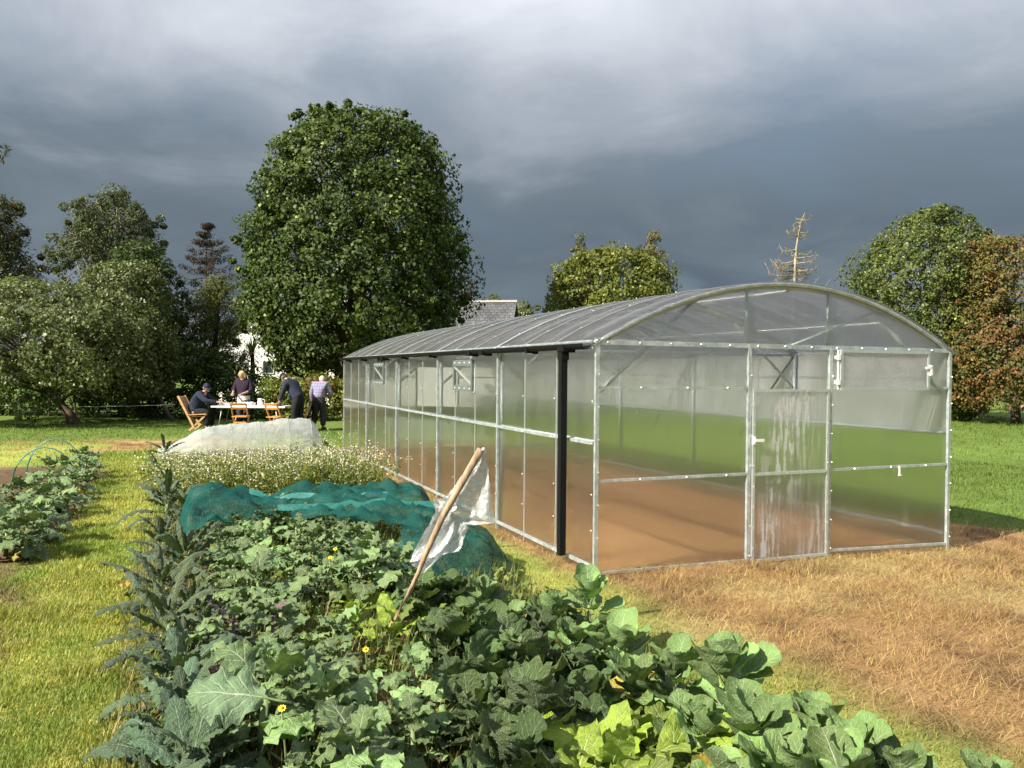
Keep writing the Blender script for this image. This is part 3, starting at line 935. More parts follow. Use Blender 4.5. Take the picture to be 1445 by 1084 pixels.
def shell_leaves(prof, depth, n, size, base, dscale=0.85, lump=0.11, holes=0.0, bright=0.03, brightc=(0.34, 0.40, 0.14), slim=0.7, spread=0.4, thick=0.24, seed=0, droop=0.7):
    """leaves over the whole lumpy skin of a crown"""
    prof = sorted(prof)
    ys_ = np.array([p[0] for p in prof]); xl = np.array([p[1] for p in prof]); xr = np.array([p[2] for p in prof])
    g = np.linspace(ys_[0], ys_[-1], 300)
    wts = np.interp(g, ys_, xr - xl) + 0.25 * (xr - xl).max() * np.exp(-(g - ys_[0]) / 12.0)
    yy = rng.choice(g, n, p=wts / wts.sum()) + rng.uniform(-2, 2, n)
    sc = depth / FPX
    l = np.interp(yy, ys_, xl); r = np.interp(yy, ys_, xr)
    ph = rng.random(n) * 2 * math.pi
    hw = (r - l) / 2 * sc
    zz = (CY - yy) * sc
    k = 2.2
    a1 = fbm(np.cos(ph) * hw * 0.9 + 7 + seed, zz * 1.0 + np.sin(ph) * hw * 0.9 + 3, 120 + seed, 3)
    a2 = fbm(np.cos(ph) * hw * k + 31 + seed, zz * k + np.sin(ph) * hw * k + 11, 130 + seed, 3)
    mod = 1 + lump * 2.4 * (a1 - 0.5) + lump * 1.6 * (a2 - 0.5)
    topf = np.clip((yy - ys_[0]) / max(1.0, (ys_[-1] - ys_[0]) * 0.10), 0, 1)
    inn = np.where(topf < 1, np.sqrt(rng.random(n)) * (1 - topf) + topf, 1.0)
    rho = (1.02 - thick * rng.random(n) ** 1.4) * mod * inn
    cxp = (l + r) / 2
    d0 = np.stack([np.cos(ph), np.sin(ph) * 1.0, np.zeros(n)], 1)
    c0 = np.array([0, 0, CAMH])[None] + (fwd[None] + rt[None] * ((cxp - CX) / FPX)[:, None] - up[None] * ((yy - CY) / FPX)[:, None]) * depth
    pos = c0 + d0 * (hw * rho)[:, None] * np.array([1, dscale, 1])
    pos[:, 2] += (a2 - 0.5) * 0.5 + rng.normal(size=n) * 0.04
    slope = np.gradient(np.interp(g, ys_, xr - xl), g); sl = np.interp(yy, g, slope)
    nr0 = norm(d0 + np.array([0, 0, 1.0])[None] * (np.clip(sl, -0.8, 1.5) * 0.5 + 0.25 + (1 - topf) * 1.2)[:, None])
    keep = (a2 > holes) & (pos[:, 2] > 0.1)
    pos, nr0, a1, a2 = pos[keep], nr0[keep], a1[keep], a2[keep]
    n = len(pos)
    nr = norm(nr0 + rng.normal(size=(n, 3)) * 0.55)
    ax = rng.normal(size=(n, 3)) * 0.7 + np.array([0, 0, -droop])
    ax = norm(ax - nr * np.sum(ax * nr, 1, keepdims=True))
    sd_ = np.cross(nr, ax)
    ln_ = size * (0.6 + 0.8 * rng.random(n)); w = ln_ * slim
    lift = nr * (ln_ * 0.14)[:, None]
    V = np.stack([pos - ax * (ln_ * 0.5)[:, None], pos + sd_ * (w * 0.5)[:, None] + lift, pos + ax * (ln_ * 0.5)[:, None], pos - sd_ * (w * 0.5)[:, None] + lift], 1).reshape(-1, 3)
    base = np.asarray(base, float)
    if base.ndim == 1: base = base[None]
    pick = np.clip((fbm(pos[:, 0] * 0.8 + 5, pos[:, 2] * 0.8 + pos[:, 1] * 0.5, 140 + seed) * 1.6 - 0.3) * len(base) + rng.normal(size=n) * 0.5, 0, len(base) - 1).astype(int)
    colr = base[pick] * (1 + spread * (rng.random(n) * 2 - 1))[:, None]
    br = rng.random(n) < bright * 2 * np.clip(a1 * 2 - 0.5, 0.2, 1.5)
    colr[br] = np.asarray(brightc) * (0.7 + 0.6 * rng.random(br.sum()))[:, None]
    return V, np.arange(n * 4).reshape(n, 4), np.repeat(colr, 4, 0)
def trunk_mesh(base, top, r0, centers, nlimb, seed=0, lean=None):
    b = MB()
    rr = random.Random(seed)
    base = Vector(base); top = Vector(top)
    pts = []; rad = []
    for k in range(7):
        t = k / 6
        p = base.lerp(top, t) + Vector((rr.uniform(-1, 1), rr.uniform(-1, 1), 0)) * r0 * 0.6 * (1 if 0 < k else 0)
        pts.append(p); rad.append(r0 * (1.25 if k == 0 else 1 - 0.75 * t))
    b.tube(pts, rad, 9)
    cs = [Vector(c) for c in centers]
    rr.shuffle(cs)
    for c in cs[:nlimb]:
        t = rr.uniform(0.25, 0.95)
        s = base.lerp(top, t)
        if s.z > c.z: s = base.lerp(top, max(0.15, min(0.9, (c.z - base.z) / (top.z - base.z) * 0.7)))
        mid = s.lerp(c, 0.5) + Vector((rr.uniform(-.2, .2), rr.uniform(-.2, .2), rr.uniform(0, .35)))
        rs = r0 * (1 - 0.75 * t) * 0.45
        b.tube([s, mid, c], [rs, rs * 0.6, rs * 0.2], 5)
    return b
def tree(name, label, cat, prof, depth, n, rad, per, size, base, trunk_px, group=None, mat=None, bark=None, r0=0.2, nlimb=30, tilt=0.0, inner=0.3, dscale=0.85, top_frac=0.25, extra=None, shell=0, lump=0.11, holes=0.0, **kw):
    cs, rs = profile_clumps(prof, depth, n, rad, inner, dscale)
    if extra is not None:
        ec, er = extra
        cs = np.concatenate([cs, ec]); rs = np.concatenate([rs, er])
    V, Q, C = leaf_cards(cs, rs, per, size, base, **kw)
    if shell:
        V, Q, C = merge([(V, Q, C), shell_leaves(prof, depth, shell, size, base, dscale, lump, holes, kw.get('bright', 0.03), kw.get('brightc', (0.34, 0.40, 0.14)), kw.get('slim', 0.62), seed=int(trunk_px) % 17)])
    tp = D(trunk_px, CY, depth)
    b0 = np.array([tp[0], tp[1], float(ground_z(tp[0], tp[1])) - 0.1])
    ymin = min(p[0] for p in prof); ymax = max(p[0] for p in prof)
    pt = [p for p in sorted(prof)][0]
    topp = D((pt[1] + pt[2]) / 2, ymin + (ymax - ymin) * top_frac, depth)
    t = thing(name, label, cat, b0, 0, group)
    off = b0
    link('crown', fast_mesh('crown', V - off, Q, mat or M_foliage, C), t)
    trunk_mesh(np.array([0, 0, 0.0]), topp - off, r0, cs - off, nlimb, int(depth * 10 + n)).build('trunk', bark or M_bark, t, True)
    return t

tree('sycamore_tree', 'large dense dark green broadleaf tree towering behind the table', 'tree',
     [(166, 432, 575), (176, 420, 592), (200, 404, 608), (230, 388, 622), (270, 378, 632), (310, 368, 640), (345, 350, 648), (390, 344, 652), (430, 344, 650), (465, 362, 646), (500, 388, 625), (530, 405, 560)],
     33.0, 430, 0.40, 60, 0.145, [(0.058, 0.092, 0.020), (0.078, 0.112, 0.024), (0.046, 0.076, 0.020)], 483, r0=0.30, nlimb=50, bright=0.035, brightc=(0.26, 0.31, 0.11), slim=0.8, inner=0.25, shell=66000, lump=0.20, holes=0.38)  # the sparse bright leaves paint in glints of glossy foliage
tree('walnut_tree', 'round yellow green tree rising beyond the roof of the tunnel', 'tree',
     [(352, 840, 905), (365, 812, 925), (390, 790, 938), (415, 775, 945), (445, 768, 948), (480, 775, 945), (515, 790, 930)],
     38.0, 150, 0.46, 70, 0.15, [(0.125, 0.145, 0.024), (0.155, 0.165, 0.030), (0.10, 0.125, 0.024)], 862, bright=0.06, r0=0.22, shell=19000, lump=0.32, holes=0.38)
tree('birch_tree', 'thin pale birch top sticking out beside the round tree', 'tree',
     [(326, 816, 822), (345, 808, 826), (370, 806, 834), (410, 800, 840), (470, 800, 845)], 41.0, 46, 0.28, 70, 0.10, [(0.17, 0.16, 0.06), (0.13, 0.13, 0.05)], 822, bark=M_pale_bark, r0=0.09, nlimb=22)
tree('birch_tree', 'pale brownish birch top at the right shoulder of the round tree', 'tree',
     [(330, 915, 930), (350, 905, 932), (380, 908, 945), (420, 905, 952), (470, 905, 950)], 41.0, 55, 0.28, 65, 0.10, [(0.19, 0.16, 0.07), (0.15, 0.13, 0.06)], 926, bark=M_pale_bark, r0=0.09, nlimb=22)
tree('alder_tree', 'tall loose green tree beside the right lawn', 'tree',
     [(296, 1298, 1350), (312, 1275, 1370), (335, 1250, 1390), (365, 1224, 1398), (395, 1200, 1400), (430, 1210, 1405), (475, 1240, 1410), (520, 1280, 1410), (560, 1310, 1395), (585, 1320, 1385)],
     33.0, 330, 0.32, 70, 0.115, [(0.100, 0.130, 0.032), (0.13, 0.155, 0.036), (0.07, 0.10, 0.03)], 1345, bright=0.05, r0=0.2, nlimb=45, clumpvar=0.35, shell=26000, lump=0.36, holes=0.43)
tree('maple_tree', 'broad tree turning rusty red on top beside the green one', 'tree',
     [(338, 1390, 1430), (350, 1372, 1500), (385, 1352, 1530), (430, 1345, 1545), (480, 1340, 1550), (530, 1340, 1545), (572, 1350, 1530)],
     31.0, 340, 0.32, 70, 0.11, [(0.15, 0.125, 0.036), (0.20, 0.10, 0.04), (0.10, 0.115, 0.032), (0.17, 0.14, 0.04)], 1435, bright=0.03, brightc=(0.34, 0.15, 0.05), r0=0.16, nlimb=45, clumpvar=0.35, shell=28000, lump=0.34, holes=0.43)
# left group
tree('eucalyptus_tree', 'tall airy grey green eucalyptus behind the orchard', 'tree',
     [(272, 160, 182), (290, 98, 205), (310, 88, 222), (335, 82, 230), (370, 80, 226), (400, 90, 215), (440, 100, 205)],
     44.0, 190, 0.60, 95, 0.19, [(0.10, 0.12, 0.07), (0.085, 0.105, 0.055), (0.13, 0.14, 0.075)], 150, mat=M_matt_foliage, bark=M_pale_bark, slim=0.4, r0=0.2, nlimb=40, bright=0.02, inner=0.5, clumpvar=0.35)
tree('pine_tree', 'dark pine with rusty needles beside the orchard', 'tree',
     [(275, -40, 8), (295, -60, 34), (320, -90, 24), (350, -100, 45), (380, -110, 60), (420, -110, 48), (470, -100, 40)],
     33.0, 190, 0.50, 105, 0.16, [(0.045, 0.06, 0.025), (0.035, 0.05, 0.022), (0.11, 0.08, 0.03)], -30, mat=M_matt_foliage, slim=0.3, r0=0.2, extra=(np.array([D(3, 212, 33.0), D(-8, 222, 33.0), D(-25, 235, 33.0)]), np.array([0.32, 0.4, 0.5])))
tree('shrub_willow', 'soft olive green rounded willow left of the big tree', 'tree',
     [(392, 290, 325), (410, 268, 342), (435, 256, 348), (465, 250, 345), (500, 250, 345), (530, 255, 350)],
     35.0, 110, 0.42, 140, 0.12, [(0.12, 0.13, 0.035), (0.095, 0.11, 0.03)], 300, mat=M_matt_foliage, slim=0.3, r0=0.12)
tree('holly_tree', 'dark evergreen tree filling the gap behind the orchard', 'tree',
     [(352, 170, 225), (375, 150, 245), (410, 120, 260), (450, 100, 268), (500, 90, 270), (540, 90, 270)],
     33.0, 150, 0.55, 100, 0.14, [(0.05, 0.075, 0.026), (0.062, 0.09, 0.03)], 190, r0=0.2, bright=0.03)
APL = [(0.120, 0.145, 0.056), (0.095, 0.120, 0.042), (0.15, 0.175, 0.075)]
tree('apple_tree', 'old leaning apple tree with drooping branches over the lawn', 'tree',
     [(398, 0, 45), (415, -70, 150), (445, -110, 195), (480, -130, 210), (515, -130, 200), (545, -110, 180)],
     26.0, 360, 0.30, 65, 0.105, APL, 108, bright=0.09, brightc=(0.36, 0.40, 0.25), r0=0.17, nlimb=60, inner=0.35, top_frac=0.55, shell=26000, lump=0.34, holes=0.44,
     extra=(np.array([D(x, y, 24.5) for x, y in ((30, 585), (22, 570), (55, 575), (45, 590), (70, 572), (80, 560), (10, 555), (35, 560))]), np.full(8, 0.20)))
tree('apple_tree', 'apple tree with pale grey green leaves nearer the seated man', 'tree',
     [(372, 148, 200), (392, 128, 222), (420, 118, 235), (455, 115, 245), (495, 112, 246), (540, 125, 244), (560, 140, 236)],
     28.0, 260, 0.30, 65, 0.105, APL, 247, bright=0.09, brightc=(0.36, 0.40, 0.25), r0=0.08, nlimb=50, inner=0.35, top_frac=0.5, shell=17000, lump=0.36, holes=0.44)
tree('distant_tree', 'small green tree top left of the chimneyless slate roof', 'tree', [(422, 690, 706), (432, 684, 713), (455, 682, 716), (500, 684, 714)], 60.0, 26, 0.5, 90, 0.2, [(0.10, 0.12, 0.04)], 698, r0=0.1)
tree('distant_tree', 'wider green tree top right of the slate roof', 'tree', [(426, 728, 750), (436, 718, 759), (460, 715, 764), (500, 718, 762)], 60.0, 34, 0.5, 90, 0.2, [(0.115, 0.135, 0.04)], 738, r0=0.1)
tree('copper_tree', 'small purple leaved tree beyond the slate roof', 'tree', [(395, 656, 662), (410, 648, 672), (430, 640, 682), (470, 640, 684), (510, 645, 680)], 55.0, 36, 0.45, 60, 0.18, [(0.075, 0.042, 0.045), (0.09, 0.055, 0.05)], 660, r0=0.12, slim=0.4)

def conifer(name, label, px, ytop, ybase, depth, tiers, color, bark, tuft, droop, lean=0.0, per=60, seed=1, rtr=0.10):
    rr = random.Random(seed)
    base = D(px, CY, depth); base[2] = -0.1
    t = thing(name, label, 'tree', base)
    top = Vector(D(px + lean, ytop, depth) - base)
    b = MB()
    pts = [Vector((0, 0, 0)).lerp(top, k / 8) for k in range(9)]
    b.tube(pts, [rtr * (1 - 0.9 * k / 8) for k in range(9)], 7)
    cs = []; rs = []
    for (yp, hw) in tiers:
        f = (D(px, yp, depth)[2] - base[2]) / top.z
        s = Vector((0, 0, 0)).lerp(top, f)
        L = hw * depth / FPX
        for k in range(5):
            az = 2 * math.pi * (k + rr.random() * 0.9) / 5
            l = L * rr.uniform(0.45, 1.1)
            if k == 0: az, l = 0.0, L * rr.uniform(0.8, 1)
            if k == 3: az, l = math.pi, L * rr.uniform(0.55, 1.1)
            if rr.random() < 0.22: continue
            dv = Vector((math.cos(az), math.sin(az), 0))
            p1 = s + dv * l * 0.5 + Vector((0, 0, -droop * l * 0.35))
            p2 = s + dv * l + Vector((0, 0, (-droop * 0.3 + 0.22) * l))
            b.tube([s, p1, p2], [rtr * 0.3, rtr * 0.2, rtr * 0.06], 5)
            for q in range(7):
                w = (q + 1) / 7
                p = (s.lerp(p1, w * 2) if w < 0.5 else p1.lerp(p2, w * 2 - 1))
                cs.append(np.array(p) + np.array([0, 0, -tuft * 0.4])); rs.append(tuft * rr.uniform(0.6, 1.1) * (1.1 - 0.5 * w))
    V, Q, C = leaf_cards(np.array(cs), np.array(rs), per, tuft * 0.55, color, slim=0.22, flat=0.7, bright=0.0, upbias=0.1)
    link('crown', fast_mesh('crown', V, Q, M_matt_foliage, C), t)
    b.build('trunk', bark, t, True)
def larch(label, px, depth):
    rr = random.Random(23)
    base = D(px, CY, depth); base[2] = -0.1
    t = thing('larch_tree', label, 'tree', base)
    line = [(px, 540), (px + 1, 420), (px + 2, 398), (px + 3, 372), (px + 5, 350), (px + 8, 330), (px + 11, 314), (px + 17, 300)]
    pts = [Vector(D(x, y, depth) - base) for x, y in line]; pts[0] = Vector((0, 0, 0))
    b = MB(); b.tube(pts, [0.13, 0.10, 0.09, 0.075, 0.06, 0.045, 0.03, 0.012], 7)
    cs = []; rs = []
    def along(z):
        for p, q in zip(pts, pts[1:]):
            if p.z <= z <= q.z: return p.lerp(q, (z - p.z) / (q.z - p.z))
        return pts[-1]
    for k in range(46):
        y = rr.uniform(306, 425)
        s0 = along(float(D(px, y, depth)[2] - base[2]))
        f = (y - 300) / 125
        l = (5 + 46 * f ** 0.8) * depth / FPX * rr.uniform(0.45, 1.1)
        az = rr.choice([0.0, math.pi, rr.uniform(0, 6.28)]) + rr.uniform(-0.5, 0.5)
        dv = Vector((math.cos(az), math.sin(az), 0)); dr = rr.uniform(-0.15, 0.35)
        p1 = s0 + dv * l * 0.45 + Vector((0, 0, -dr * l * 0.5)); p2 = s0 + dv * l * 0.8 + Vector((0, 0, -dr * l * 0.5 + 0.05 * l)); p3 = s0 + dv * l + Vector((0, 0, (0.10 + rr.uniform(0, 0.3)) * l))
        b.tube([s0, p1, p2, p3], [0.030, 0.022, 0.014, 0.005], 5)
        for q in range(int(4 + 10 * f)):
            w = rr.uniform(0.12, 1.0)
            c = s0.lerp(p1, w / 0.45) if w < 0.45 else (p1.lerp(p2, (w - 0.45) / 0.35) if w < 0.8 else p2.lerp(p3, (w - 0.8) / 0.2))
            e = c + Vector((rr.uniform(-0.16, 0.16), rr.uniform(-0.16, 0.16), rr.uniform(-0.34, 0.12)))
            b.tube([c, e], [0.007, 0.003], 3)
            cs.append(np.array(c.lerp(e, 0.6))); rs.append(rr.uniform(0.05, 0.13))
    V, Q, C = leaf_cards(np.array(cs), np.array(rs), 9, 0.085, [(0.30, 0.22, 0.07), (0.24, 0.19, 0.07), (0.20, 0.17, 0.08)], slim=0.2, bright=0.0, upbias=0.1)
    link('crown', fast_mesh('crown', V, Q, M_matt_foliage, C), t)
    b.build('trunk', M_pale_bark, t, True)
larch('sparse yellowing larch with a bare crooked pale trunk', 1119, 40.0)
conifer('cedar_tree', 'dark brownish purple conifer with tiered branches', 287, 306, 560, 44.0,
        [(316, 7), (328, 14), (340, 22), (352, 30), (364, 36), (378, 40), (392, 44), (408, 46), (430, 48), (455, 48)], [(0.060, 0.045, 0.045), (0.075, 0.055, 0.05), (0.05, 0.05, 0.035)], M_bark, 0.36, 0.15, 6, 22, 8)

def hedge(name, label, pts, depth_jit, height_px, n, rad, per, size, base, **kw):
    """pts: list of (pixel x, depth, pixel y of the top)"""
    cs = []; rs = []
    xs_ = np.array([p[0] for p in pts]); ds = np.array([p[1] for p in pts]); ts = np.array([p[2] for p in pts])
    for k in range(n):
        x = rng.uniform(xs_.min(), xs_.max())
        d = np.interp(x, xs_, ds)
        zt = D(x, np.interp(x, xs_, ts), d)[2]
        z = zt * (1 - rng.random() ** 1.3) - rad * 0.4
        p = D(x, CY, d); p[1] += rng.uniform(-depth_jit, depth_jit); p[2] = max(z, rad * 0.5)
        cs.append(p); rs.append(rad * rng.uniform(0.7, 1.3))
    cs = np.array(cs); rs = np.array(rs)
    o0 = np.array([cs[:, 0].mean(), cs[:, 1].mean(), 0.0])
    t = thing(name, label, 'hedge', o0)
    V, Q, C = leaf_cards(cs - o0, rs, per, size, base, **kw)
    link('foliage', fast_mesh('foliage', V, Q, M_foliage, C), t)
    b = MB()
    for k in range(26):
        c = cs[rng.integers(len(cs))] - o0
        b.tube([(c[0], c[1], -0.05), (c[0] + rng.uniform(-.1, .1), c[1], c[2] * 0.5), (c[0], c[1], c[2])], [0.035, 0.025, 0.01], 5)
    b.build('stems', M_bark, t)
    return t
hedge('laurel_hedge', 'tall dark green laurel hedge behind the seated man', [(-90, 31, 500), (60, 31, 490), (150, 30.5, 478), (240, 30, 472), (325, 29.5, 500), (352, 29.5, 514), (370, 29.5, 530), (392, 29.5, 536)], 0.7, 0, 330, 0.42, 120, 0.12,
      [(0.060, 0.100, 0.024), (0.080, 0.125, 0.028), (0.05, 0.08, 0.02)], bright=0.05, brightc=(0.20, 0.28, 0.06))
hedge('golden_hedge', 'clipped yellow green hedge behind the man in the checked shirt', [(383, 29.2, 536), (430, 29, 531), (490, 29, 530), (520, 29, 530)], 0.5, 0, 90, 0.32, 130, 0.10,
      [(0.15, 0.185, 0.03), (0.21, 0.23, 0.035), (0.19, 0.13, 0.04)], bright=0.06, brightc=(0.34, 0.38, 0.08))
hedge('boundary_hedge', 'long dark hedge along the far edge of the right lawn', [(930, 46, 505), (1200, 44, 503), (1450, 42, 500), (1900, 40, 500)], 0.8, 0, 200, 0.6, 80, 0.18,
      [(0.06, 0.085, 0.025), (0.08, 0.10, 0.03)], bright=0.03)

# strappy plants
def strap_plant(name, label, base, n, length, width, colr, tilt, stem_h=0.0):
    t = thing(name, label, 'plant', base)
    vs = []; qs = []; cl = []
    for k in range(n):
        az = rng.random() * 2 * math.pi; el = rng.uniform(*tilt)
        l = length * rng.uniform(0.6, 1.1)
        d = np.array([math.cos(az) * math.cos(el), math.sin(az) * math.cos(el), math.sin(el)])
        s = np.array([-math.sin(az), math.cos(az), 0]) * width / 2
        p0 = np.array([0, 0, stem_h]); p1 = p0 + d * l * 0.6; p2 = p0 + d * l + np.array([0, 0, -0.22 * l * math.cos(el)])
        i = len(vs)
        vs += [p0 - s, p0 + s, p1 + s, p1 - s, p2 + s * 0.1, p2 - s * 0.1]
        qs += [(i, i + 1, i + 2, i + 3), (i + 3, i + 2, i + 4, i + 5)]
        cl += [np.array(colr) * rng.uniform(0.6, 1.3)] * 6
    link('leaves', fast_mesh('leaves', np.array(vs), np.array(qs), M_foliage, np.array(cl)), t)
    if stem_h > 0:
        MB().tube([(0, 0, -0.1), (0.05, 0, stem_h * 0.5), (0, 0, stem_h)], [0.12, 0.10, 0.09], 8).build('trunk', M_bark, t, True)
    return t
p = G(1372, 588)
strap_plant('flax_plant', 'clump of long arching strappy leaves beside the lawn edge', (p[0], p[1], -0.1), 70, 1.5, 0.07, (0.17, 0.18, 0.09), (0.15, 1.2))
q = D(356, 500, 36)
strap_plant('cabbage_palm', 'spiky pale palm against the white gable', (q[0], q[1], 0), 60, 1.0, 0.06, (0.24, 0.26, 0.14), (-0.2, 1.4), q[2])
M_wood_post = plain('weathered_wood', (0.42, 0.32, 0.22), 0.8, var=0.3, scale=8, bump=0.3, stretch=(1, 1, 0.2))
p = G(1352, 590)
b = MB().bar((0, 0, -0.2), (0.05, 0, 0.62), 0.14, 0.12, (0, 1, 0))
o = b.build('wooden_post', M_wood_post); o.location = (p[0], p[1], -0.1)
tag(o, 'short leaning wooden post beside the strappy plant', 'post')
for (px_, py_, hh) in ((1424, 590, 0.62), (1440, 590, 0.55)):
    p = G(px_, py_)
    o = MB().bar((0, 0, -0.2), (0, 0, hh), 0.06, 0.06, (0, 1, 0)).build('fence_stake', M_white_plastic)
    o.location = (p[0], p[1], -0.1)
    tag(o, 'thin pale fence stake at the edge of the right lawn', 'stake', 'pale stakes along the lawn edge')
p = G(484, 582)
o = MB().bar((0, 0, -0.2), (0, 0, 0.62), 0.15, 0.12, (0, 1, 0)).build('pale_post', plain('pale_post', (0.62, 0.56, 0.46), 0.8, var=0.2, scale=6))
o.location = (p[0], p[1], 0)
tag(o, 'pale square post behind the far corner of the tunnel', 'post')
# line strung across the orchard
a = D(-20, 572, 25.0); c = D(247, 571, 27.6)
b = MB().tube([tuple(a * (1 - k / 8) + c * k / 8 - np.array([0, 0, 0.06 * math.sin(math.pi * k / 8)])) for k in range(9)], 0.008, 4)
o = b.build('string_line', M_white_plastic)
tag(o, 'thin pale cord strung low in front of the orchard', 'cord')

# ------------------------------------------------------------------ house
M_render = plain('white_render', (0.80, 0.79, 0.76), 0.85, var=0.06, scale=3, bump=0.1)
def slate():
    mt, N = newmat('slate')
    tcn = N.n('ShaderNodeTexCoord')
    br = N.n('ShaderNodeTexBrick')
    N.put(br.inputs['Vector'], tcn.outputs['UV'])
    N.put(br.inputs['Color1'], (0.085, 0.088, 0.095)); N.put(br.inputs['Color2'], (0.12, 0.12, 0.125)); N.put(br.inputs['Mortar'], (0.035, 0.035, 0.04))
    br.inputs['Scale'].default_value = 1.0; br.inputs['Mortar Size'].default_value = 0.02
    br.inputs['Brick Width'].default_value = 0.3; br.inputs['Row Height'].default_value = 0.22
    ns = N.noise(tcn.outputs['Object'], 1.5, 4, 0.6)
    finish(N, principled(N, N.vmath('SCALE', br.outputs[0], N.map(ns, 0.3, 0.7, 0.7, 1.3)), 0.6, 0, 0.4))
    return mt
M_slate = slate()
M_trim = plain('grey_trim', (0.45, 0.43, 0.40), 0.6, var=0.1)
M_glass = plain('dark_window', (0.03, 0.035, 0.04), 0.1, var=0.1)
def uv_planar(o, ax, ay):
    me = o.data
    uvl = me.uv_layers.new(name='UVMap')
    for lp in me.loops:
        c = me.vertices[lp.vertex_index].co
        uvl.data[lp.index].uv = (c.dot(Vector(ax)), c.dot(Vector(ay)))
def gabled(name, label, loc, rz, length, width, wall_h, ridge_h, wins):
    """ridge along local y; gable faces local -y"""
    t = thing(name, label, 'house', loc, rz)
    b = MB()
    w, l = width / 2, length
    vs = [(-w, 0, -0.2), (w, 0, -0.2), (w, 0, wall_h), (0, 0, ridge_h), (-w, 0, wall_h), (-w, l, -0.2), (w, l, -0.2), (w, l, wall_h), (0, l, ridge_h), (-w, l, wall_h)]
    b.add(vs, [(0, 1, 2, 3, 4), (9, 8, 7, 6, 5), (0, 4, 9, 5), (1, 6, 7, 2)])
    b.build('wall', M_render, t)
    for s in (-1, 1):
        r = MB()
        dx = s * (w + 0.25); slope = (ridge_h - wall_h) / w
        ez = ridge_h - slope * abs(dx)
        th = 0.12
        vs = [(0, -0.25, ridge_h + 0.02), (dx, -0.25, ez + 0.02), (dx, l + 0.25, ez + 0.02), (0, l + 0.25, ridge_h + 0.02)]
        vs += [(x, y, z + th) for x, y, z in vs]
        fs = [(0, 3, 2, 1), (4, 5, 6, 7), (0, 1, 5, 4), (1, 2, 6, 5), (2, 3, 7, 6)]
        if s < 0: fs = [tuple(reversed(f)) for f in fs]
        r.add(vs, fs)
        o = r.build('roof', M_slate, t)
        uv_planar(o, (0, 1, 0), (1.2 * s, 0, 0))
        if s > 0:
            MB().bar((0, -0.28, ridge_h + 0.16), (0, l + 0.28, ridge_h + 0.16), 0.26, 0.12).build('ridge_tiles', M_trim, o)
    for (face, a, z, ww, hh) in wins:
        f = MB(); g = MB()
        if face == 'g':
            f.box((a, -0.02, z), (ww + 0.14, 0.08, hh + 0.14)); g.box((a, -0.065, z), (ww, 0.02, hh))
        else:
            f.box((w + 0.02, a, z), (0.08, ww + 0.14, hh + 0.14)); g.box((w + 0.065, a, z), (0.02, ww, hh))
        fo = f.build('window', M_trim, t); g.build('pane', M_glass, fo)
    return t
p = D(352, CY, 42.0)
gabled('cottage', 'white rendered cottage whose gable shows left of the big tree', (p[0], p[1], 0), R_(-4), 9.0, 4.8, 2.7, D(352, 448, 42)[2], [('g', 1.0, 1.95, 0.5, 0.55), ('g', -1.2, 1.7, 0.8, 1.0)])
p = D(722, CY, 45.0)
gabled('bungalow', 'white bungalow under a low grey slate roof behind the tunnel', (p[0], p[1], 0), R_(82), 10.0, 7.0, 2.5, D(690, 437, 49)[2], [('g', 0.5, 1.6, 1.2, 1.0)])
p = D(690, 452, 45.2)
# ------------------------------------------------------------------ people at the table
M_skin = plain('skin', (0.46, 0.27, 0.20), 0.5, var=0.08, scale=12)
M_navy = plain('navy_cloth', (0.026, 0.032, 0.058), 0.85, var=0.25, scale=14, bump=0.4, spec=0.2)
M_blackcloth = plain('black_cloth', (0.016, 0.016, 0.019), 0.85, var=0.3, scale=14, bump=0.4, spec=0.2)
M_plum = plain('plum_cloth', (0.030, 0.018, 0.034), 0.85, var=0.25, scale=14, bump=0.4, spec=0.2)
M_charcoal = plain('charcoal_cloth', (0.045, 0.040, 0.050), 0.85, var=0.25, scale=14, bump=0.4, spec=0.2)
M_cream = plain('cream_cloth', (0.62, 0.58, 0.50), 0.85, var=0.12, scale=10)
M_blonde = plain('blonde_hair', (0.66, 0.45, 0.18), 0.55, var=0.3, scale=40, bump=0.6)
M_grey_hair = plain('grey_hair', (0.62, 0.56, 0.50), 0.6, var=0.2, scale=40, bump=0.5)
M_dark_hair = plain('dark_hair', (0.05, 0.04, 0.035), 0.6, var=0.2, scale=40)
M_shoe = plain('shoe_leather', (0.03, 0.028, 0.028), 0.5, var=0.2, scale=12)
M_eye = plain('eye', (0.03, 0.025, 0.02), 0.3)
M_lip = plain('lip', (0.42, 0.18, 0.15), 0.5)
def check_cloth():
    mt, N = newmat('checked_cloth')
    tcn = N.n('ShaderNodeTexCoord')
    sp = N.n('ShaderNodeSeparateXYZ')
    N.put(sp.inputs[0], tcn.outputs['Object'])
    def stripes(v, per, off=0.0, w=0.22):
        f = N.math('FRACT', N.math('ADD', N.math('MULTIPLY', v, 1 / per), off + 40))
        return N.map(N.math('ABSOLUTE', N.math('SUBTRACT', f, 0.5)), w * 0.4, w * 0.6, 1.0, 0.0)
    x, z = sp.outputs[0], sp.outputs[2]
    c = N.mix(N.math('MULTIPLY', stripes(x, 0.085), 0.75), (0.27, 0.30, 0.38), (0.05, 0.09, 0.25))
    c = N.mix(N.math('MULTIPLY', stripes(z, 0.085), 0.75), c, (0.06, 0.10, 0.26))
    c = N.mix(N.math('MULTIPLY', stripes(x, 0.085, 0.5, 0.16), 0.6), c, (0.34, 0.08, 0.12))
    c = N.mix(N.math('MULTIPLY', stripes(z, 0.085, 0.5, 0.16), 0.6), c, (0.34, 0.08, 0.12))
    finish(N, principled(N, c, 0.85, 0, 0.2))
    return mt
M_check = check_cloth()

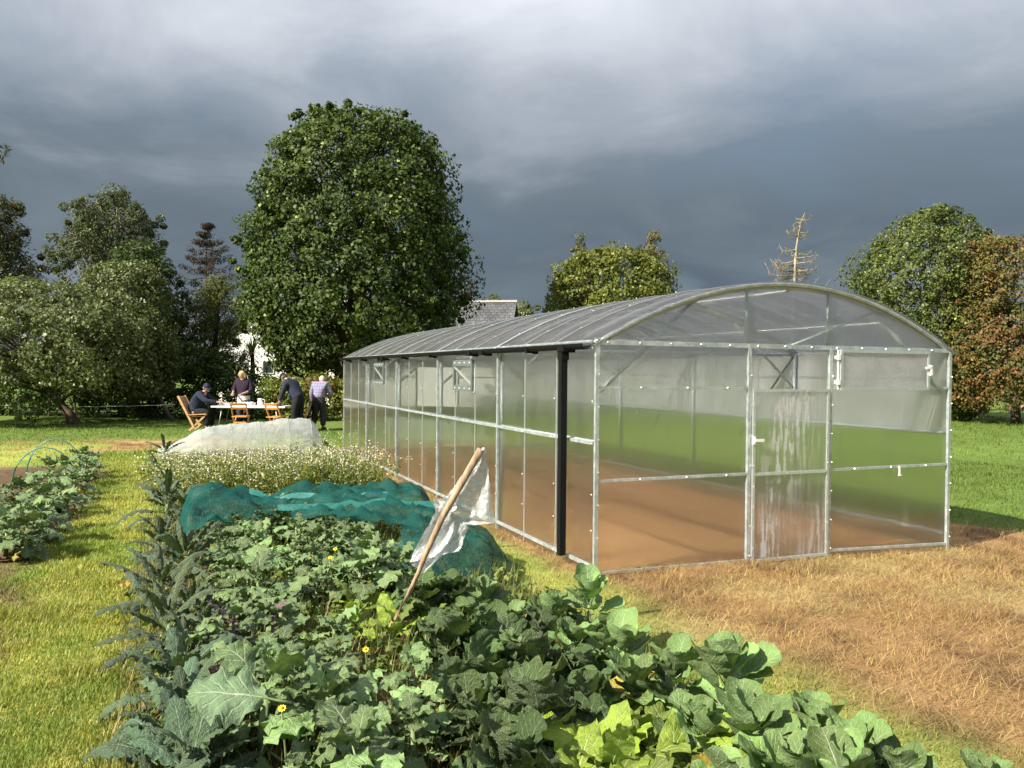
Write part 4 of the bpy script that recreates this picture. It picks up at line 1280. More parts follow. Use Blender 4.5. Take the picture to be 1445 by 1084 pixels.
def skinned(name, chains, mats, subdiv=2, extra=None):
    """chains: list of [(point, radius), ...] sharing points by position -> one smooth continuous mesh"""
    pts = []; rad = []; edges = []; key = {}
    def vid(p, r):
        k = tuple(round(c, 4) for c in p)
        if k not in key:
            key[k] = len(pts); pts.append(p); rad.append(r)
        return key[k]
    for ch in chains:
        ids = [vid(p, r) for p, r in ch]
        for a, b in zip(ids, ids[1:]):
            if a != b and (a, b) not in edges and (b, a) not in edges: edges.append((a, b))
    me = bpy.data.meshes.new(name + '_cage')
    me.from_pydata(pts, edges, [])
    o = bpy.data.objects.new(name + '_cage', me)
    col.objects.link(o)
    sk = o.modifiers.new('skin', 'SKIN')
    sk.use_smooth_shade = True
    sv = me.skin_vertices[0].data
    for i, r in enumerate(rad):
        rr = r if isinstance(r, tuple) else (r, r)
        sv[i].radius = rr
        sv[i].use_root = i == 0
    sb = o.modifiers.new('sub', 'SUBSURF'); sb.levels = subdiv; sb.render_levels = subdiv
    dg = bpy.context.evaluated_depsgraph_get()
    ev = bpy.data.meshes.new_from_object(o.evaluated_get(dg))
    col.objects.unlink(o); bpy.data.objects.remove(o)
    b = MB()
    b.add([tuple(v.co) for v in ev.vertices], [tuple(p.vertices) for p in ev.polygons])
    bpy.data.meshes.remove(ev)
    if extra: extra(b)
    return b.mesh(name, mats, True)

def head_geo(c, yaw, pitch_):
    """a head with brow, nose, chin, ears, eyes and mouth; faces +y before turning"""
    M = Matrix.Rotation(yaw, 3, 'Z') @ Matrix.Rotation(pitch_, 3, 'X')
    c = Vector(c)
    def add(b):
        nu, nv = 18, 14
        vs = []; fs = []
        for i in range(nv + 1):
            ph = math.pi * i / nv
            for k in range(nu):
                th = 2 * math.pi * k / nu
                x = 0.076 * math.sin(ph) * math.cos(th); y = 0.098 * math.sin(ph) * math.sin(th); z = -0.118 * math.cos(ph)
                if z < 0:                                        # jaw narrows to the chin
                    f = 1 - 0.28 * (-z / 0.118) ** 1.5; x *= f
                    y = y * (1 - 0.15 * (-z / 0.118)) + 0.018 * (-z / 0.118)
                if y > 0.05: y = 0.05 + (y - 0.05) * 0.8
                if y > 0.055 and abs(x) < 0.02 and -0.035 < z < 0.012: y += 0.024 * (1 - abs(x) / 0.02)   # nose
                vs.append(c + M @ Vector((x, y, z)))
        for i in range(nv):
            for k in range(nu):
                k2 = (k + 1) % nu
                fs.append((i * nu + k, i * nu + k2, (i + 1) * nu + k2, (i + 1) * nu + k))
        b.cur = 0
        b.add(vs, fs)
        for s in (-1, 1):
            b.ball(tuple(c + M @ Vector((s * 0.078, -0.005, -0.005))), (0.012, 0.022, 0.032), 6, 5)
        b.ball(tuple(c + M @ Vector((0, 0.102, -0.022))), (0.013, 0.018, 0.018), 6, 5)
        b.cur = 1
        for s in (-1, 1):
            b.ball(tuple(c + M @ Vector((s * 0.031, 0.083, 0.008))), (0.013, 0.008, 0.008), 6, 4)
        b.cur = 2
        b.ball(tuple(c + M @ Vector((0, 0.084, -0.062))), (0.024, 0.010, 0.008), 6, 4)
        b.cur = 0
    return add, M, c
def hand(w, d, side, palm_up=(0, 0, 1)):
    """five fingers from a palm, slightly curled"""
    w = Vector(w); d = Vector(d).normalized(); n = Vector(palm_up)
    s = d.cross(n).normalized() * side
    n = s.cross(d).normalized() * side
    pc = w + d * 0.055
    ch = [[(tuple(w), 0.024), (tuple(pc), (0.030, 0.020))]]
    for k, (o, l) in enumerate(((-0.030, 0.062), (-0.010, 0.075), (0.011, 0.070), (0.030, 0.055))):
        a = pc + s * o + d * 0.040
        k1 = a + d * l * 0.55 - n * 0.010
        k2 = k1 + d * l * 0.35 - n * 0.022
        ch.append([(tuple(pc), (0.030, 0.020)), (tuple(a), 0.010), (tuple(k1), 0.009), (tuple(k2), 0.007)])
    a = w + d * 0.030 - s * 0.036
    ch.append([(tuple(w), 0.024), (tuple(a), 0.011), (tuple(a + d * 0.045 - s * 0.014 - n * 0.01), 0.009)])
    return ch

def person(label, loc, rz, J, top, legs, hairc=None, cap=None, sleeve=1.0, head_turn=(0, 0), long_hair=False, skirt=None):
    t = thing('person', label, 'person', loc, rz)
    V_ = lambda k: tuple(J[k])
    hd, M, hc = head_geo(J['head'], *head_turn)
    ch = [[(V_('pelvis'), 0.145), (V_('waist'), 0.128), (V_('chest'), 0.150), (V_('neck'), 0.056), (V_('head'), 0.066)]]
    for s, n in ((-1, 'l'), (1, 'r')):
        ch.append([(V_('chest'), 0.150), (V_('sh_' + n), 0.066), (V_('el_' + n), 0.046), (V_('wr_' + n), 0.030)])
        wr = Vector(J['wr_' + n]); el = Vector(J['el_' + n])
        ch += hand(wr, J.get('hd_' + n, wr - el), s)
        ch.append([(V_('pelvis'), 0.145), (V_('hip_' + n), 0.098), (V_('kn_' + n), 0.062), (V_('an_' + n), 0.044), (V_('to_' + n), 0.034)])
    link('body', skinned('body', ch, [M_skin, M_eye, M_lip], 1, hd), t)
    # top: torso and sleeves as one garment
    ch = [[(tuple(Vector(J['pelvis']).lerp(Vector(J['waist']), -0.25)), 0.190), (tuple(Vector(J['pelvis']).lerp(Vector(J['waist']), 0.35)), 0.202), (V_('waist'), 0.196), (V_('chest'), 0.212), (tuple(Vector(J['chest']).lerp(Vector(J['neck']), 0.62)), 0.095)]]
    for n in 'lr':
        e = Vector(J['el_' + n]); w = Vector(J['wr_' + n]); s0 = Vector(J['sh_' + n])
        end = e.lerp(w, (sleeve - 0.5) * 2) if sleeve > 0.5 else s0.lerp(e, sleeve * 2)
        pts_ = [(V_('chest'), 0.212), (tuple(s0), 0.108), (tuple(e), 0.080)]
        if sleeve > 0.55: pts_.append((tuple(end), 0.052))
        ch.append(pts_)
    link('shirt', skinned('shirt', ch, top, 2), t)
    ch = []
    for n in 'lr':
        ch.append([(tuple(Vector(J['pelvis']).lerp(Vector(J['waist']), 0.7)), 0.140), (tuple(Vector(J['pelvis']) - Vector((0, 0, 0.02))), 0.184), (V_('hip_' + n), 0.145), (V_('kn_' + n), 0.106), (tuple(Vector(J['kn_' + n]).lerp(Vector(J['an_' + n]), 0.94)), 0.086)])
    link('trousers', skinned('trousers', ch, legs, 2), t)
    for n in 'lr':
        a = Vector(J['an_' + n]); q = Vector(J['to_' + n])
        d = (q - a); d.z = 0; d.normalize()
        b = MB()
        b.tube([a - d * 0.06 + Vector((0, 0, -0.035)), a + Vector((0, 0, -0.02)), a + d * 0.10 + Vector((0, 0, -0.035)), a + d * 0.19 + Vector((0, 0, -0.045))], [0.036, 0.052, 0.046, 0.026], 8)
        b.build('shoe', M_shoe, t, True)
    R3 = M
    if hairc is not None:
        b = MB()
        nu, nv = 14, 7
        lo = 0.35 if not long_hair else 0.18
        vs = []; fs = []
        for i in range(nv + 1):
            ph = math.pi * (0.0 + (0.62 if not long_hair else 0.74) * i / nv)
            for k in range(nu):
                th = 2 * math.pi * k / nu
                x = (0.102 if long_hair else 0.086) * math.sin(ph) * math.cos(th); y = 0.108 * math.sin(ph) * math.sin(th) - 0.012; z = 0.128 * math.cos(ph)
                if y > 0.035 and z < 0.07: y = 0.035; z = max(z, 0.05) if abs(x) < 0.06 else z
                if long_hair and z < 0: x *= 1.18; z *= 1.5; y -= 0.012
                j = 1 + 0.05 * math.sin(k * 2.3 + i * 1.7)
                vs.append(hc + R3 @ Vector((x * j, y * j, z)))
        for i in range(nv):
            for k in range(nu):
                k2 = (k + 1) % nu
                fs.append((i * nu + k, (i + 1) * nu + k, (i + 1) * nu + k2, i * nu + k2))
        b.add(vs, fs); b.build('hair', hairc, t, True)
    if cap is not None:
        b = MB()
        nu, nv = 14, 6
        vs = []; fs = []
        for i in range(nv + 1):
            ph = math.pi * 0.5 * i / nv
            for k in range(nu):
                th = 2 * math.pi * k / nu
                vs.append(hc + R3 @ Vector((0.090 * math.sin(ph) * math.cos(th), 0.112 * math.sin(ph) * math.sin(th) - 0.006, 0.028 + 0.105 * math.cos(ph))))
        for i in range(nv):
            for k in range(nu):
                k2 = (k + 1) % nu
                fs.append((i * nu + k, (i + 1) * nu + k, (i + 1) * nu + k2, i * nu + k2))
        i0 = len(vs)
        for k in range(7):                                        # peak
            th = math.pi * (0.12 + 0.76 * k / 6)
            for rr_, dz_ in ((0.095, 0.03), (0.175, 0.012)):
                vs.append(hc + R3 @ Vector((0.090 / 0.095 * rr_ * math.cos(th) * (0.95 if rr_ < 0.1 else 0.6), (0.1 if rr_ < 0.1 else 0.185) * math.sin(th), dz_)))
        for k in range(6):
            a = i0 + k * 2
            fs.append((a, a + 1, a + 3, a + 2))
        b.add(vs, fs); b.build('cap', cap, t, True)
    if skirt is not None:
        p = Vector(J['pelvis'])
        MB().lathe([(0.150, 0.10), (0.178, 0.0), (0.195, -0.15), (0.20, -0.32)], (p.x, p.y, p.z), 14).build('apron', skirt, t, True)
    return t
def stand(**kw):
    J = dict(pelvis=(0, 0, 0.95), waist=(0, 0.01, 1.10), chest=(0, 0, 1.32), neck=(0, 0.01, 1.50), head=(0, 0.03, 1.62),
             sh_l=(-0.195, 0, 1.42), sh_r=(0.195, 0, 1.42), el_l=(-0.25, 0.0, 1.13), el_r=(0.25, 0.0, 1.13), wr_l=(-0.26, 0.08, 0.88), wr_r=(0.26, 0.08, 0.88),
             hip_l=(-0.10, 0, 0.90), hip_r=(0.10, 0, 0.90), kn_l=(-0.11, 0.03, 0.50), kn_r=(0.11, 0.03, 0.50), an_l=(-0.11, 0, 0.09), an_r=(0.11, 0, 0.09), to_l=(-0.13, 0.16, 0.04), to_r=(0.13, 0.16, 0.04))
    J.update(kw)
    return J
TX0, TX1 = D(304, CY, 24.0)[0], D(407, CY, 24.0)[0]
TY, TZ = 24.0, 0.74
# seated man, side on, leaning on his forearms over the table end, face turned to us
J = stand(pelvis=(0, 0, 0.52), waist=(0, 0.05, 0.68), chest=(0, 0.20, 0.92), neck=(0.02, 0.32, 1.08), head=(0.05, 0.37, 1.19),
          sh_l=(-0.19, 0.22, 1.01), sh_r=(0.19, 0.22, 1.01), el_l=(-0.24, 0.46, 0.82), el_r=(0.25, 0.44, 0.82), wr_l=(-0.12, 0.68, 0.80), wr_r=(0.17, 0.70, 0.80),
          hip_l=(-0.10, 0.06, 0.50), hip_r=(0.10, 0.06, 0.50), kn_l=(-0.14, 0.46, 0.52), kn_r=(0.14, 0.46, 0.52), an_l=(-0.14, 0.42, 0.09), an_r=(0.14, 0.40, 0.09), to_l=(-0.15, 0.58, 0.04), to_r=(0.15, 0.56, 0.04),
          hd_l=(0.1, 1, -0.1), hd_r=(0, 1, -0.1))
person('man in dark navy hoodie and cap seated leaning on the table end', (TX0 - 0.62, TY - 0.05, 0), R_(-90), J, M_navy, M_blackcloth, M_dark_hair, M_navy, head_turn=(R_(-38), R_(-16))).scale = (1.06, 1.06, 1.06)
# woman behind the table, facing us, head bowed over the crockery
J = stand(chest=(0, 0.05, 1.30), neck=(0, 0.09, 1.49), head=(0, 0.15, 1.59), el_l=(-0.27, 0.08, 1.12), el_r=(0.27, 0.08, 1.12), wr_l=(-0.10, 0.34, 1.02), wr_r=(0.20, 0.36, 1.03), hd_l=(0.5, 1, -0.2), hd_r=(-0.3, 1, -0.3))
person('woman with blonde hair in a dark top standing behind the table', (D(344, CY, 24.75)[0], 24.75, 0.06), R_(176), J, M_plum, M_charcoal, M_blonde, None, sleeve=0.72, head_turn=(R_(-8), R_(-24)), long_hair=True, skirt=M_cream)
# standing man bent over the right end of the table
J = stand(pelvis=(0, -0.06, 1.00), waist=(0, 0.02, 1.15), chest=(0, 0.20, 1.38), neck=(0, 0.36, 1.53), head=(0, 0.46, 1.60), sh_l=(-0.19, 0.24, 1.46), sh_r=(0.19, 0.24, 1.46),
          el_l=(-0.22, 0.33, 1.15), el_r=(0.20, 0.30, 1.16), wr_l=(-0.18, 0.46, 0.90), wr_r=(0.16, 0.40, 0.92), hip_l=(-0.10, -0.05, 0.95), hip_r=(0.10, -0.05, 0.95), kn_l=(-0.12, 0.02, 0.52), kn_r=(0.13, -0.02, 0.52),
          an_l=(-0.13, -0.06, 0.09), an_r=(0.15, -0.10, 0.09), to_l=(-0.14, 0.10, 0.04), to_r=(0.17, 0.06, 0.04), hd_l=(0, 0.6, -0.8), hd_r=(0, 0.6, -0.8))
person('man in navy hoodie, cap and black trousers bending over the table', (D(419, CY, 23.75)[0], 23.75, 0.0), R_(72), J, M_navy, M_blackcloth, M_dark_hair, M_blackcloth, head_turn=(R_(0), R_(-42)))
# man in the checked shirt seen from behind
J = stand(pelvis=(0, 0, 0.95), waist=(0, 0.05, 1.10), chest=(0.01, 0.14, 1.30), neck=(0, 0.22, 1.45), head=(0, 0.30, 1.52), sh_l=(-0.20, 0.14, 1.38), sh_r=(0.20, 0.14, 1.38),
          el_l=(-0.29, 0.16, 1.08), el_r=(0.32, 0.16, 1.10), wr_l=(-0.27, 0.26, 0.84), wr_r=(0.24, 0.32, 0.92), an_l=(-0.12, -0.16, 0.13), an_r=(0.12, 0.04, 0.09), kn_l=(-0.11, 0.02, 0.50), kn_r=(0.11, 0.08, 0.50), to_l=(-0.13, 0.0, 0.05), to_r=(0.14, 0.2, 0.04))
person('grey haired man in a checked shirt and dark trousers seen from behind', (D(450, CY, 24.4)[0], 24.4, 0.0), R_(-6), J, M_check, M_charcoal, M_grey_hair, None, sleeve=1.0, head_turn=(0, R_(-18)))

# ------------------------------------------------------------------ table, chairs, crockery
M_tabletop = plain('white_tabletop', (0.80, 0.80, 0.79), 0.45, var=0.05, scale=4)
M_pine = plain('orange_wood', (0.58, 0.27, 0.085), 0.5, var=0.25, scale=7, bump=0.15, stretch=(1, 1, 0.3))
M_tan = plain('tan_wood', (0.50, 0.30, 0.15), 0.55, var=0.25, scale=7, bump=0.15)
M_grey_tube = plain('grey_tube', (0.30, 0.30, 0.31), 0.4, 0.6, 0.1)
t = thing('folding_table', 'long white folding table laid with crockery on the grass', 'table', ((TX0 + TX1) / 2, TY, 0))
TL = TX1 - TX0
b = MB(); b.box((0, 0, TZ - 0.022), (TL, 0.76, 0.044)); b.build('tabletop', M_tabletop, t)
b = MB(); b.box((0, -0.33, TZ - 0.06), (TL - 0.3, 0.03, 0.03)); b.box((0, 0.33, TZ - 0.06), (TL - 0.3, 0.03, 0.03)); b.build('under_rail', M_grey_tube, t)
for sx in (-1, 1):
    for sy in (-1, 1):
        MB().tube([(sx * (TL / 2 - 0.3), sy * 0.28, TZ - 0.05), (sx * (TL / 2 - 0.18), sy * 0.30, 0.0)], 0.016, 8).build('leg', M_grey_tube, t, True)
def folding_chair(label, loc, rz):
    """slatted garden chair, facing local +y; back slats on -y"""
    t = thing('folding_chair', label, 'chair', loc, rz, 'wooden folding chairs at the table')
    for s in (-1, 1):
        MB().bar((s * 0.215, 0.20, 0.0), (s * 0.215, -0.26, 0.86), 0.026, 0.045, (0, 1, 0)).build('back_leg', M_pine, t)
        MB().bar((s * 0.185, -0.25, 0.0), (s * 0.185, 0.20, 0.45), 0.024, 0.04, (0, 1, 0)).build('front_leg', M_pine, t)
    for z, y, h in ((0.82, -0.255, 0.075), (0.70, -0.19, 0.06)):
        MB().box((0, y, z), (0.41, 0.018, h), rot=Matrix.Rotation(R_(27), 3, 'X')).build('back_slat', M_pine, t)
    for k in range(5):
        MB().box((0, -0.17 + k * 0.088, 0.455 + 0.004 * k), (0.41, 0.066, 0.018)).build('seat_slat', M_pine, t)
    MB().box((0, -0.10, 0.285), (0.36, 0.035, 0.05)).build('stretcher', M_pine, t)
    return t
folding_chair('orange slatted folding chair square to the table with its back to the bed', (D(340, CY, 23.3)[0], 23.3, 0.0), R_(2))
folding_chair('orange slatted folding chair turned askew beside the bending man', (D(390, CY, 23.25)[0], 23.25, 0.0), R_(-24))
# reclining garden chair at the left end
t = thing('garden_chair', 'tall backed wooden garden chair at the seated man\'s back', 'chair', (D(272, CY, 23.9)[0], 23.9, 0), R_(-90))
for s in (-1, 1):
    MB().bar((s * 0.24, 0.14, 0.08), (s * 0.24, -0.34, 1.02), 0.028, 0.06, (0, 1, 0)).build('back_rail', M_tan, t)
    MB().bar((s * 0.21, -0.02, 0.0), (s * 0.21, 0.50, 0.50), 0.028, 0.05, (0, 1, 0)).build('leg', M_tan, t)
    MB().bar((s * 0.25, -0.05, 0.47), (s * 0.25, 0.50, 0.50), 0.045, 0.025).build('arm', M_tan, t)
for k in range(7):
    f = k / 6
    MB().box((-0.17 + 0.34 * f, -0.13, 0.66), (0.042, 0.018, 0.78), rot=Matrix.Rotation(R_(27), 3, 'X')).build('back_slat', M_tan, t)
for k in range(5):
    MB().box((0, -0.02 + k * 0.1, 0.42), (0.44, 0.075, 0.02)).build('seat_slat', M_tan, t)
# chair with a dark coat over it
t = thing('coat_chair', 'small folding chair seen side on between the two standing men', 'chair', (D(430, CY, 24.3)[0], 24.3, 0), R_(100))
for s in (-1, 1):
    MB().bar((s * 0.2, 0.2, 0.0), (s * 0.2, -0.24, 0.86), 0.026, 0.045, (0, 1, 0)).build('back_leg', M_tan, t)
    MB().bar((s * 0.17, -0.24, 0.0), (s * 0.17, 0.2, 0.45), 0.024, 0.04, (0, 1, 0)).build('front_leg', M_tan, t)
MB().box((0, 0.0, 0.46), (0.4, 0.42, 0.03)).build('seat', M_tan, t)
MB().box((0, -0.24, 0.80), (0.4, 0.02, 0.10), rot=Matrix.Rotation(R_(27), 3, 'X')).build('back_slat', M_tan, t)
cp = Vector((D(430, CY, 24.3)[0], 24.3, 0))
b = MB()
vs = []; fs = []
for i in range(11):
    for k in range(9):
        a = i / 10; c = k / 8
        ang = (a - 0.5) * 2
        z = 0.90 - 0.62 * abs(ang) ** 1.2 * (0.85 + 0.15 * math.sin(c * 9))
        vs.append((-0.24 + 0.48 * c + 0.02 * math.sin(a * 11), -0.26 + 0.10 * ang + 0.02 * math.sin(c * 7 + a * 5) - 0.16 * max(0, 0.9 - z) * (-1 if ang > 0 else 0.3), z))
for i in range(10):
    for k in range(8):
        q = i * 9 + k
        fs.append((q, q + 1, q + 10, q + 9))
b.add(vs, fs)
o = b.build('coat', M_blackcloth, None, True)
o.location = cp; o.rotation_euler = (0, 0, R_(100))
so_ = o.modifiers.new('thick', 'SOLIDIFY'); so_.thickness = 0.025
tag(o, 'dark coat thrown over the back of a folding chair', 'coat')
# crockery
M_china = plain('white_china', (0.82, 0.82, 0.80), 0.25, var=0.03)
M_clear = plain('glassware', (0.62, 0.68, 0.68), 0.12, var=0.05)
M_dark_item = plain('black_plastic_tub', (0.03, 0.03, 0.035), 0.4, var=0.2)
def on_table(name, label, cat, x, y, prof, mat, group=None, n=12):
    b = MB().lathe(prof, (0, 0, 0), n)
    o = b.build(name, mat, None, True)
    o.location = ((TX0 + TX1) / 2 + x, TY + y, TZ + 0.002)
    return tag(o, label, cat, group)
CUP = [(0.0, 0.004), (0.028, 0.0), (0.036, 0.03), (0.040, 0.085), (0.036, 0.085), (0.030, 0.02), (0, 0.012)]
BOWL = [(0.0, 0.004), (0.045, 0.0), (0.085, 0.04), (0.105, 0.075), (0.10, 0.075), (0.07, 0.03), (0, 0.012)]
PLATE = [(0.0, 0.003), (0.07, 0.0), (0.125, 0.018), (0.12, 0.022), (0.07, 0.008), (0, 0.008)]
for x, y in ((-0.86, -0.05), (-0.70, 0.12), (-0.62, -0.18), (0.10, -0.12), (0.42, 0.05)):
    on_table('plate', 'round white plate lying on the white table', 'plate', x, y, PLATE, M_china, 'plates on the table', 16)
for x, y in ((-0.80, 0.22), (-0.52, 0.02), (0.02, 0.15), (0.33, -0.15), (0.56, 0.18)):
    on_table('cup', 'small white cup standing on the white table', 'cup', x, y, CUP, M_china, 'cups on the table')
on_table('bowl', 'pale glass bowl by the seated man\'s hands', 'bowl', -0.72, 0.02, BOWL, M_clear)
on_table('bowl', 'white bowl in front of the blonde woman', 'bowl', -0.10, 0.10, [(r * 1.1, z * 1.4) for r, z in BOWL], M_china)
t = on_table('jug', 'tall white jug beside the blonde woman', 'jug', 0.18, 0.20, [(0, 0.004), (0.07, 0), (0.085, 0.08), (0.06, 0.17), (0.065, 0.21), (0.058, 0.21), (0.052, 0.17), (0, 0.02)], M_china)
b = MB(); b.tube([(0.06, 0, 0.19), (0.13, 0, 0.17), (0.135, 0, 0.10), (0.08, 0, 0.06)], 0.010, 6); b.build('handle', M_china, t, True)
t = on_table('kettle', 'black and white patterned pot under the woman\'s hands', 'pot', -0.22, 0.12, [(0, 0.004), (0.08, 0), (0.10, 0.07), (0.075, 0.15), (0, 0.17)], M_dark_item)
MB().ball((0, 0, 0.18), 0.016, 8, 6).build('lid_knob', M_china, t, True)
MB().lathe([(0.0905, 0.035), (0.1005, 0.06), (0.1005, 0.075), (0.092, 0.095)], (0, 0, 0), 12).build('band', M_china, t, True)
b = MB(); b.box((0, 0, 0.02), (0.24, 0.17, 0.035)); o = b.build('book', plain('purple_cover', (0.10, 0.05, 0.16), 0.5)); o.location = (TX1 - 0.25, TY - 0.18, TZ + 0.003); o.rotation_euler = (0, 0, 0.4)
tag(o, 'dark purple book at the bending man\'s end of the table', 'book')
for f_ in range(1):
    t = thing('herb_sprig', 'leafy green sprig lying at the end of the table', 'plant', (TX1 - 0.06, TY - 0.12, TZ + 0.003))
    V, Q, C = leaf_cards(np.array([[0, 0, 0.10], [0.08, 0, 0.14], [-0.06, 0.05, 0.08], [0.12, 0.02, 0.2]]), np.array([0.09, 0.08, 0.07, 0.06]), 22, 0.07, (0.12, 0.22, 0.04))
    V[:, 2] = np.maximum(V[:, 2], 0.002)
    link('leaves', fast_mesh('leaves', V, Q, M_foliage, C), t)
    MB().tube([(-0.05, 0, 0.004), (0.05, 0, 0.08), (0.12, 0.02, 0.2)], 0.006, 5).build('stem', M_stem, t)
# ------------------------------------------------------------------ vegetables
def leaf_shape(kind, t):
    if kind == 'collard':   return 0.36 * np.sin(np.pi * np.clip(t, 0, 1) ** 0.85) ** 0.62 * (1.06 - 0.30 * t)
    if kind == 'sprout':    return 0.47 * np.sqrt(np.clip(1 - (2 * t - 1) ** 2, 0, 1)) ** 0.9 * (0.92 + 0.16 * t)
    if kind == 'savoy':     return 0.46 * np.sqrt(np.clip(1 - (2 * t - 1) ** 2, 0, 1)) ** 0.8 * (0.88 + 0.2 * t)
    if kind == 'nero':      return 0.095 * np.sin(np.pi * np.clip(t, 0, 1) ** 0.8) ** 0.5 * (0.85 + 0.25 * t)
    if kind == 'kale':      return 0.17 * np.sin(np.pi * np.clip(t, 0, 1) ** 0.85) ** 0.55
    if kind == 'chard':     return 0.27 * np.sin(np.pi * np.clip(t, 0, 1) ** 0.8) ** 0.7 * (1.05 - 0.25 * t)
SPEC = {  # petiole, bend, cup, ruffle amp, ruffle freq, lobe amp, lobe n, roll, nu, nv
    'collard': (0.34, -1.0, 0.14, 0.085, 3.2, 0.34, 4.0, 0.0, 8, 16),
    'sprout':  (0.45, -0.25, -0.34, 0.035, 2.6, 0.05, 5.0, 0.0, 8, 12),
    'savoy':   (0.10, 0.05, -0.28, 0.095, 5.0, 0.12, 7.0, 0.0, 10, 14),
    'nero':    (0.18, -0.85, 0.0, 0.028, 6.0, 0.10, 9.0, 0.9, 6, 14),
    'kale':    (0.25, -0.9, 0.1, 0.050, 6.0, 0.26, 7.0, 0.3, 8, 16),
    'chard':   (0.35, -0.75, 0.12, 0.050, 3.6, 0.06, 5.0, 0.0, 8, 14),
}
VEGMAT = {'collard': M_collard, 'sprout': M_sprout, 'savoy': M_savoy, 'nero': M_nero, 'kale': M_nero, 'chard': M_chard}
def leaf_mesh(kind, seed, stem_mat=None, flop=0.0):
    r = np.random.default_rng(seed)
    pl, bend, cup, ra, rf_, la, ln, roll, nu, nv = SPEC[kind]
    bend = bend * r.uniform(0.6, 1.5) + flop
    ph1, ph2, ph3, ph4 = r.random(4) * 6.28
    skew = r.uniform(-0.12, 0.12); twist = r.uniform(-0.35, 0.35)
    tt = np.linspace(0.0, 1.0, nv + 1)
    ang = 0.25 + bend * tt ** 1.3 + 0.12 * np.sin(tt * 5 + ph1)
    dy = np.cos(ang) / nv; dzv = np.sin(ang) / nv
    yy = np.concatenate([[0], np.cumsum(dy[:-1])]); zz = np.concatenate([[0], np.cumsum(dzv[:-1])])
    ww = leaf_shape(kind, np.clip(0.015 + tt * 0.975, 0, 1))
    verts = []; uvs = []
    for i, t in enumerate(tt):
        tw = twist * t
        for k in range(nu + 1):
            s = -1 + 2 * k / nu
            side = 1 if s > 0 else -1
            lob = 1 + la * (0.5 * math.sin(2 * math.pi * ln * t + ph2 + side * 0.7) + 0.35 * math.sin(2 * math.pi * ln * 2.3 * t + ph3 + side)) * abs(s) ** 2.5
            if kind == 'collard' and t < 0.22: lob *= 0.55 + 2.0 * t
            x = s * ww[i] * lob
            back = -0.10 * abs(s) ** 1.6 * ww[i] / 0.35 * (0.5 - t)        # side lobes sweep back at the base
            h = cup * -1 * s * s * ww[i] * -1 if False else -cup * s * s * ww[i] * 1.2
            h += ra * abs(s) ** 2 * (math.sin(2 * math.pi * rf_ * t + ph3 + side * 1.3) + 0.5 * math.sin(2 * math.pi * rf_ * 1.9 * t + ph4 + s * 2)) 
            h += 0.012 * math.sin(t * 17 + ph1) * math.cos(s * 5 + ph2) + (0.020 * math.sin(t * 29 + s * 7 + ph4) * math.cos(s * 11 + ph1) if kind in ('savoy', 'nero') else 0)
            if roll:
                a_ = s * roll * 1.2
                x = ww[i] * lob * math.sin(a_) / max(roll, 0.3) ; h += -ww[i] * (1 - math.cos(a_)) / max(roll, .3) * 1.0
            h += math.tan(tw) * x
            verts.append((x + skew * t * t, yy[i] + back - h * math.sin(ang[i]) * 0.6, zz[i] + h * math.cos(ang[i])))
            uvs.append(((s + 1) / 2, t))
    b = MB()
    fs = []
    for i in range(nv):
        for k in range(nu):
            a = i * (nu + 1) + k
            fs.append((a, a + 1, a + nu + 2, a + nu + 1))
    off = np.array([0, pl * math.cos(0.25), pl * math.sin(0.25)])
    b.add([tuple(np.array(v) + off) for v in verts], fs)
    nleaf = len(b.v)
    b.cur = 1
    thick = {'collard': 0.020, 'sprout': 0.020, 'savoy': 0.028, 'nero': 0.012, 'kale': 0.014, 'chard': 0.026}[kind]
    mid = off + np.array([skew * 0.09, yy[nv // 3], zz[nv // 3] - 0.004])
    b.tube([(0, 0, 0), tuple(off * 0.5 - np.array([0, 0, 0.012])), tuple(off), tuple(mid)], [thick, thick * 0.85, thick * 0.7, thick * 0.3], 5)
    me = b.mesh(kind + '_leaf', [VEGMAT[kind], stem_mat or M_stem], True)
    uvl = me.uv_layers.new(name='UVMap')
    vi = np.zeros(len(me.loops), np.int32); me.loops.foreach_get('vertex_index', vi)
    uva = np.full((len(b.v), 2), 0.5); uva[:nleaf] = uvs
    uvl.data.foreach_set('uv', uva[vi].astype(np.float32).ravel())
    return me
LEAVES = {k: [leaf_mesh(k, 40 + 7 * i, flop=(-0.5 if i % 3 == 2 else 0)) for i in range(7)] for k in SPEC}
PURPLE_LEAVES = [leaf_mesh('collard', 340 + 7 * i, M_purple_stem) for i in range(4)]
VEGCOL = {'collard': (0.118, 0.195, 0.068), 'sprout': (0.135, 0.235, 0.068), 'savoy': (0.072, 0.132, 0.046), 'nero': (0.030, 0.056, 0.040), 'kale': (0.052, 0.105, 0.066), 'chard': (0.22, 0.31, 0.015)}
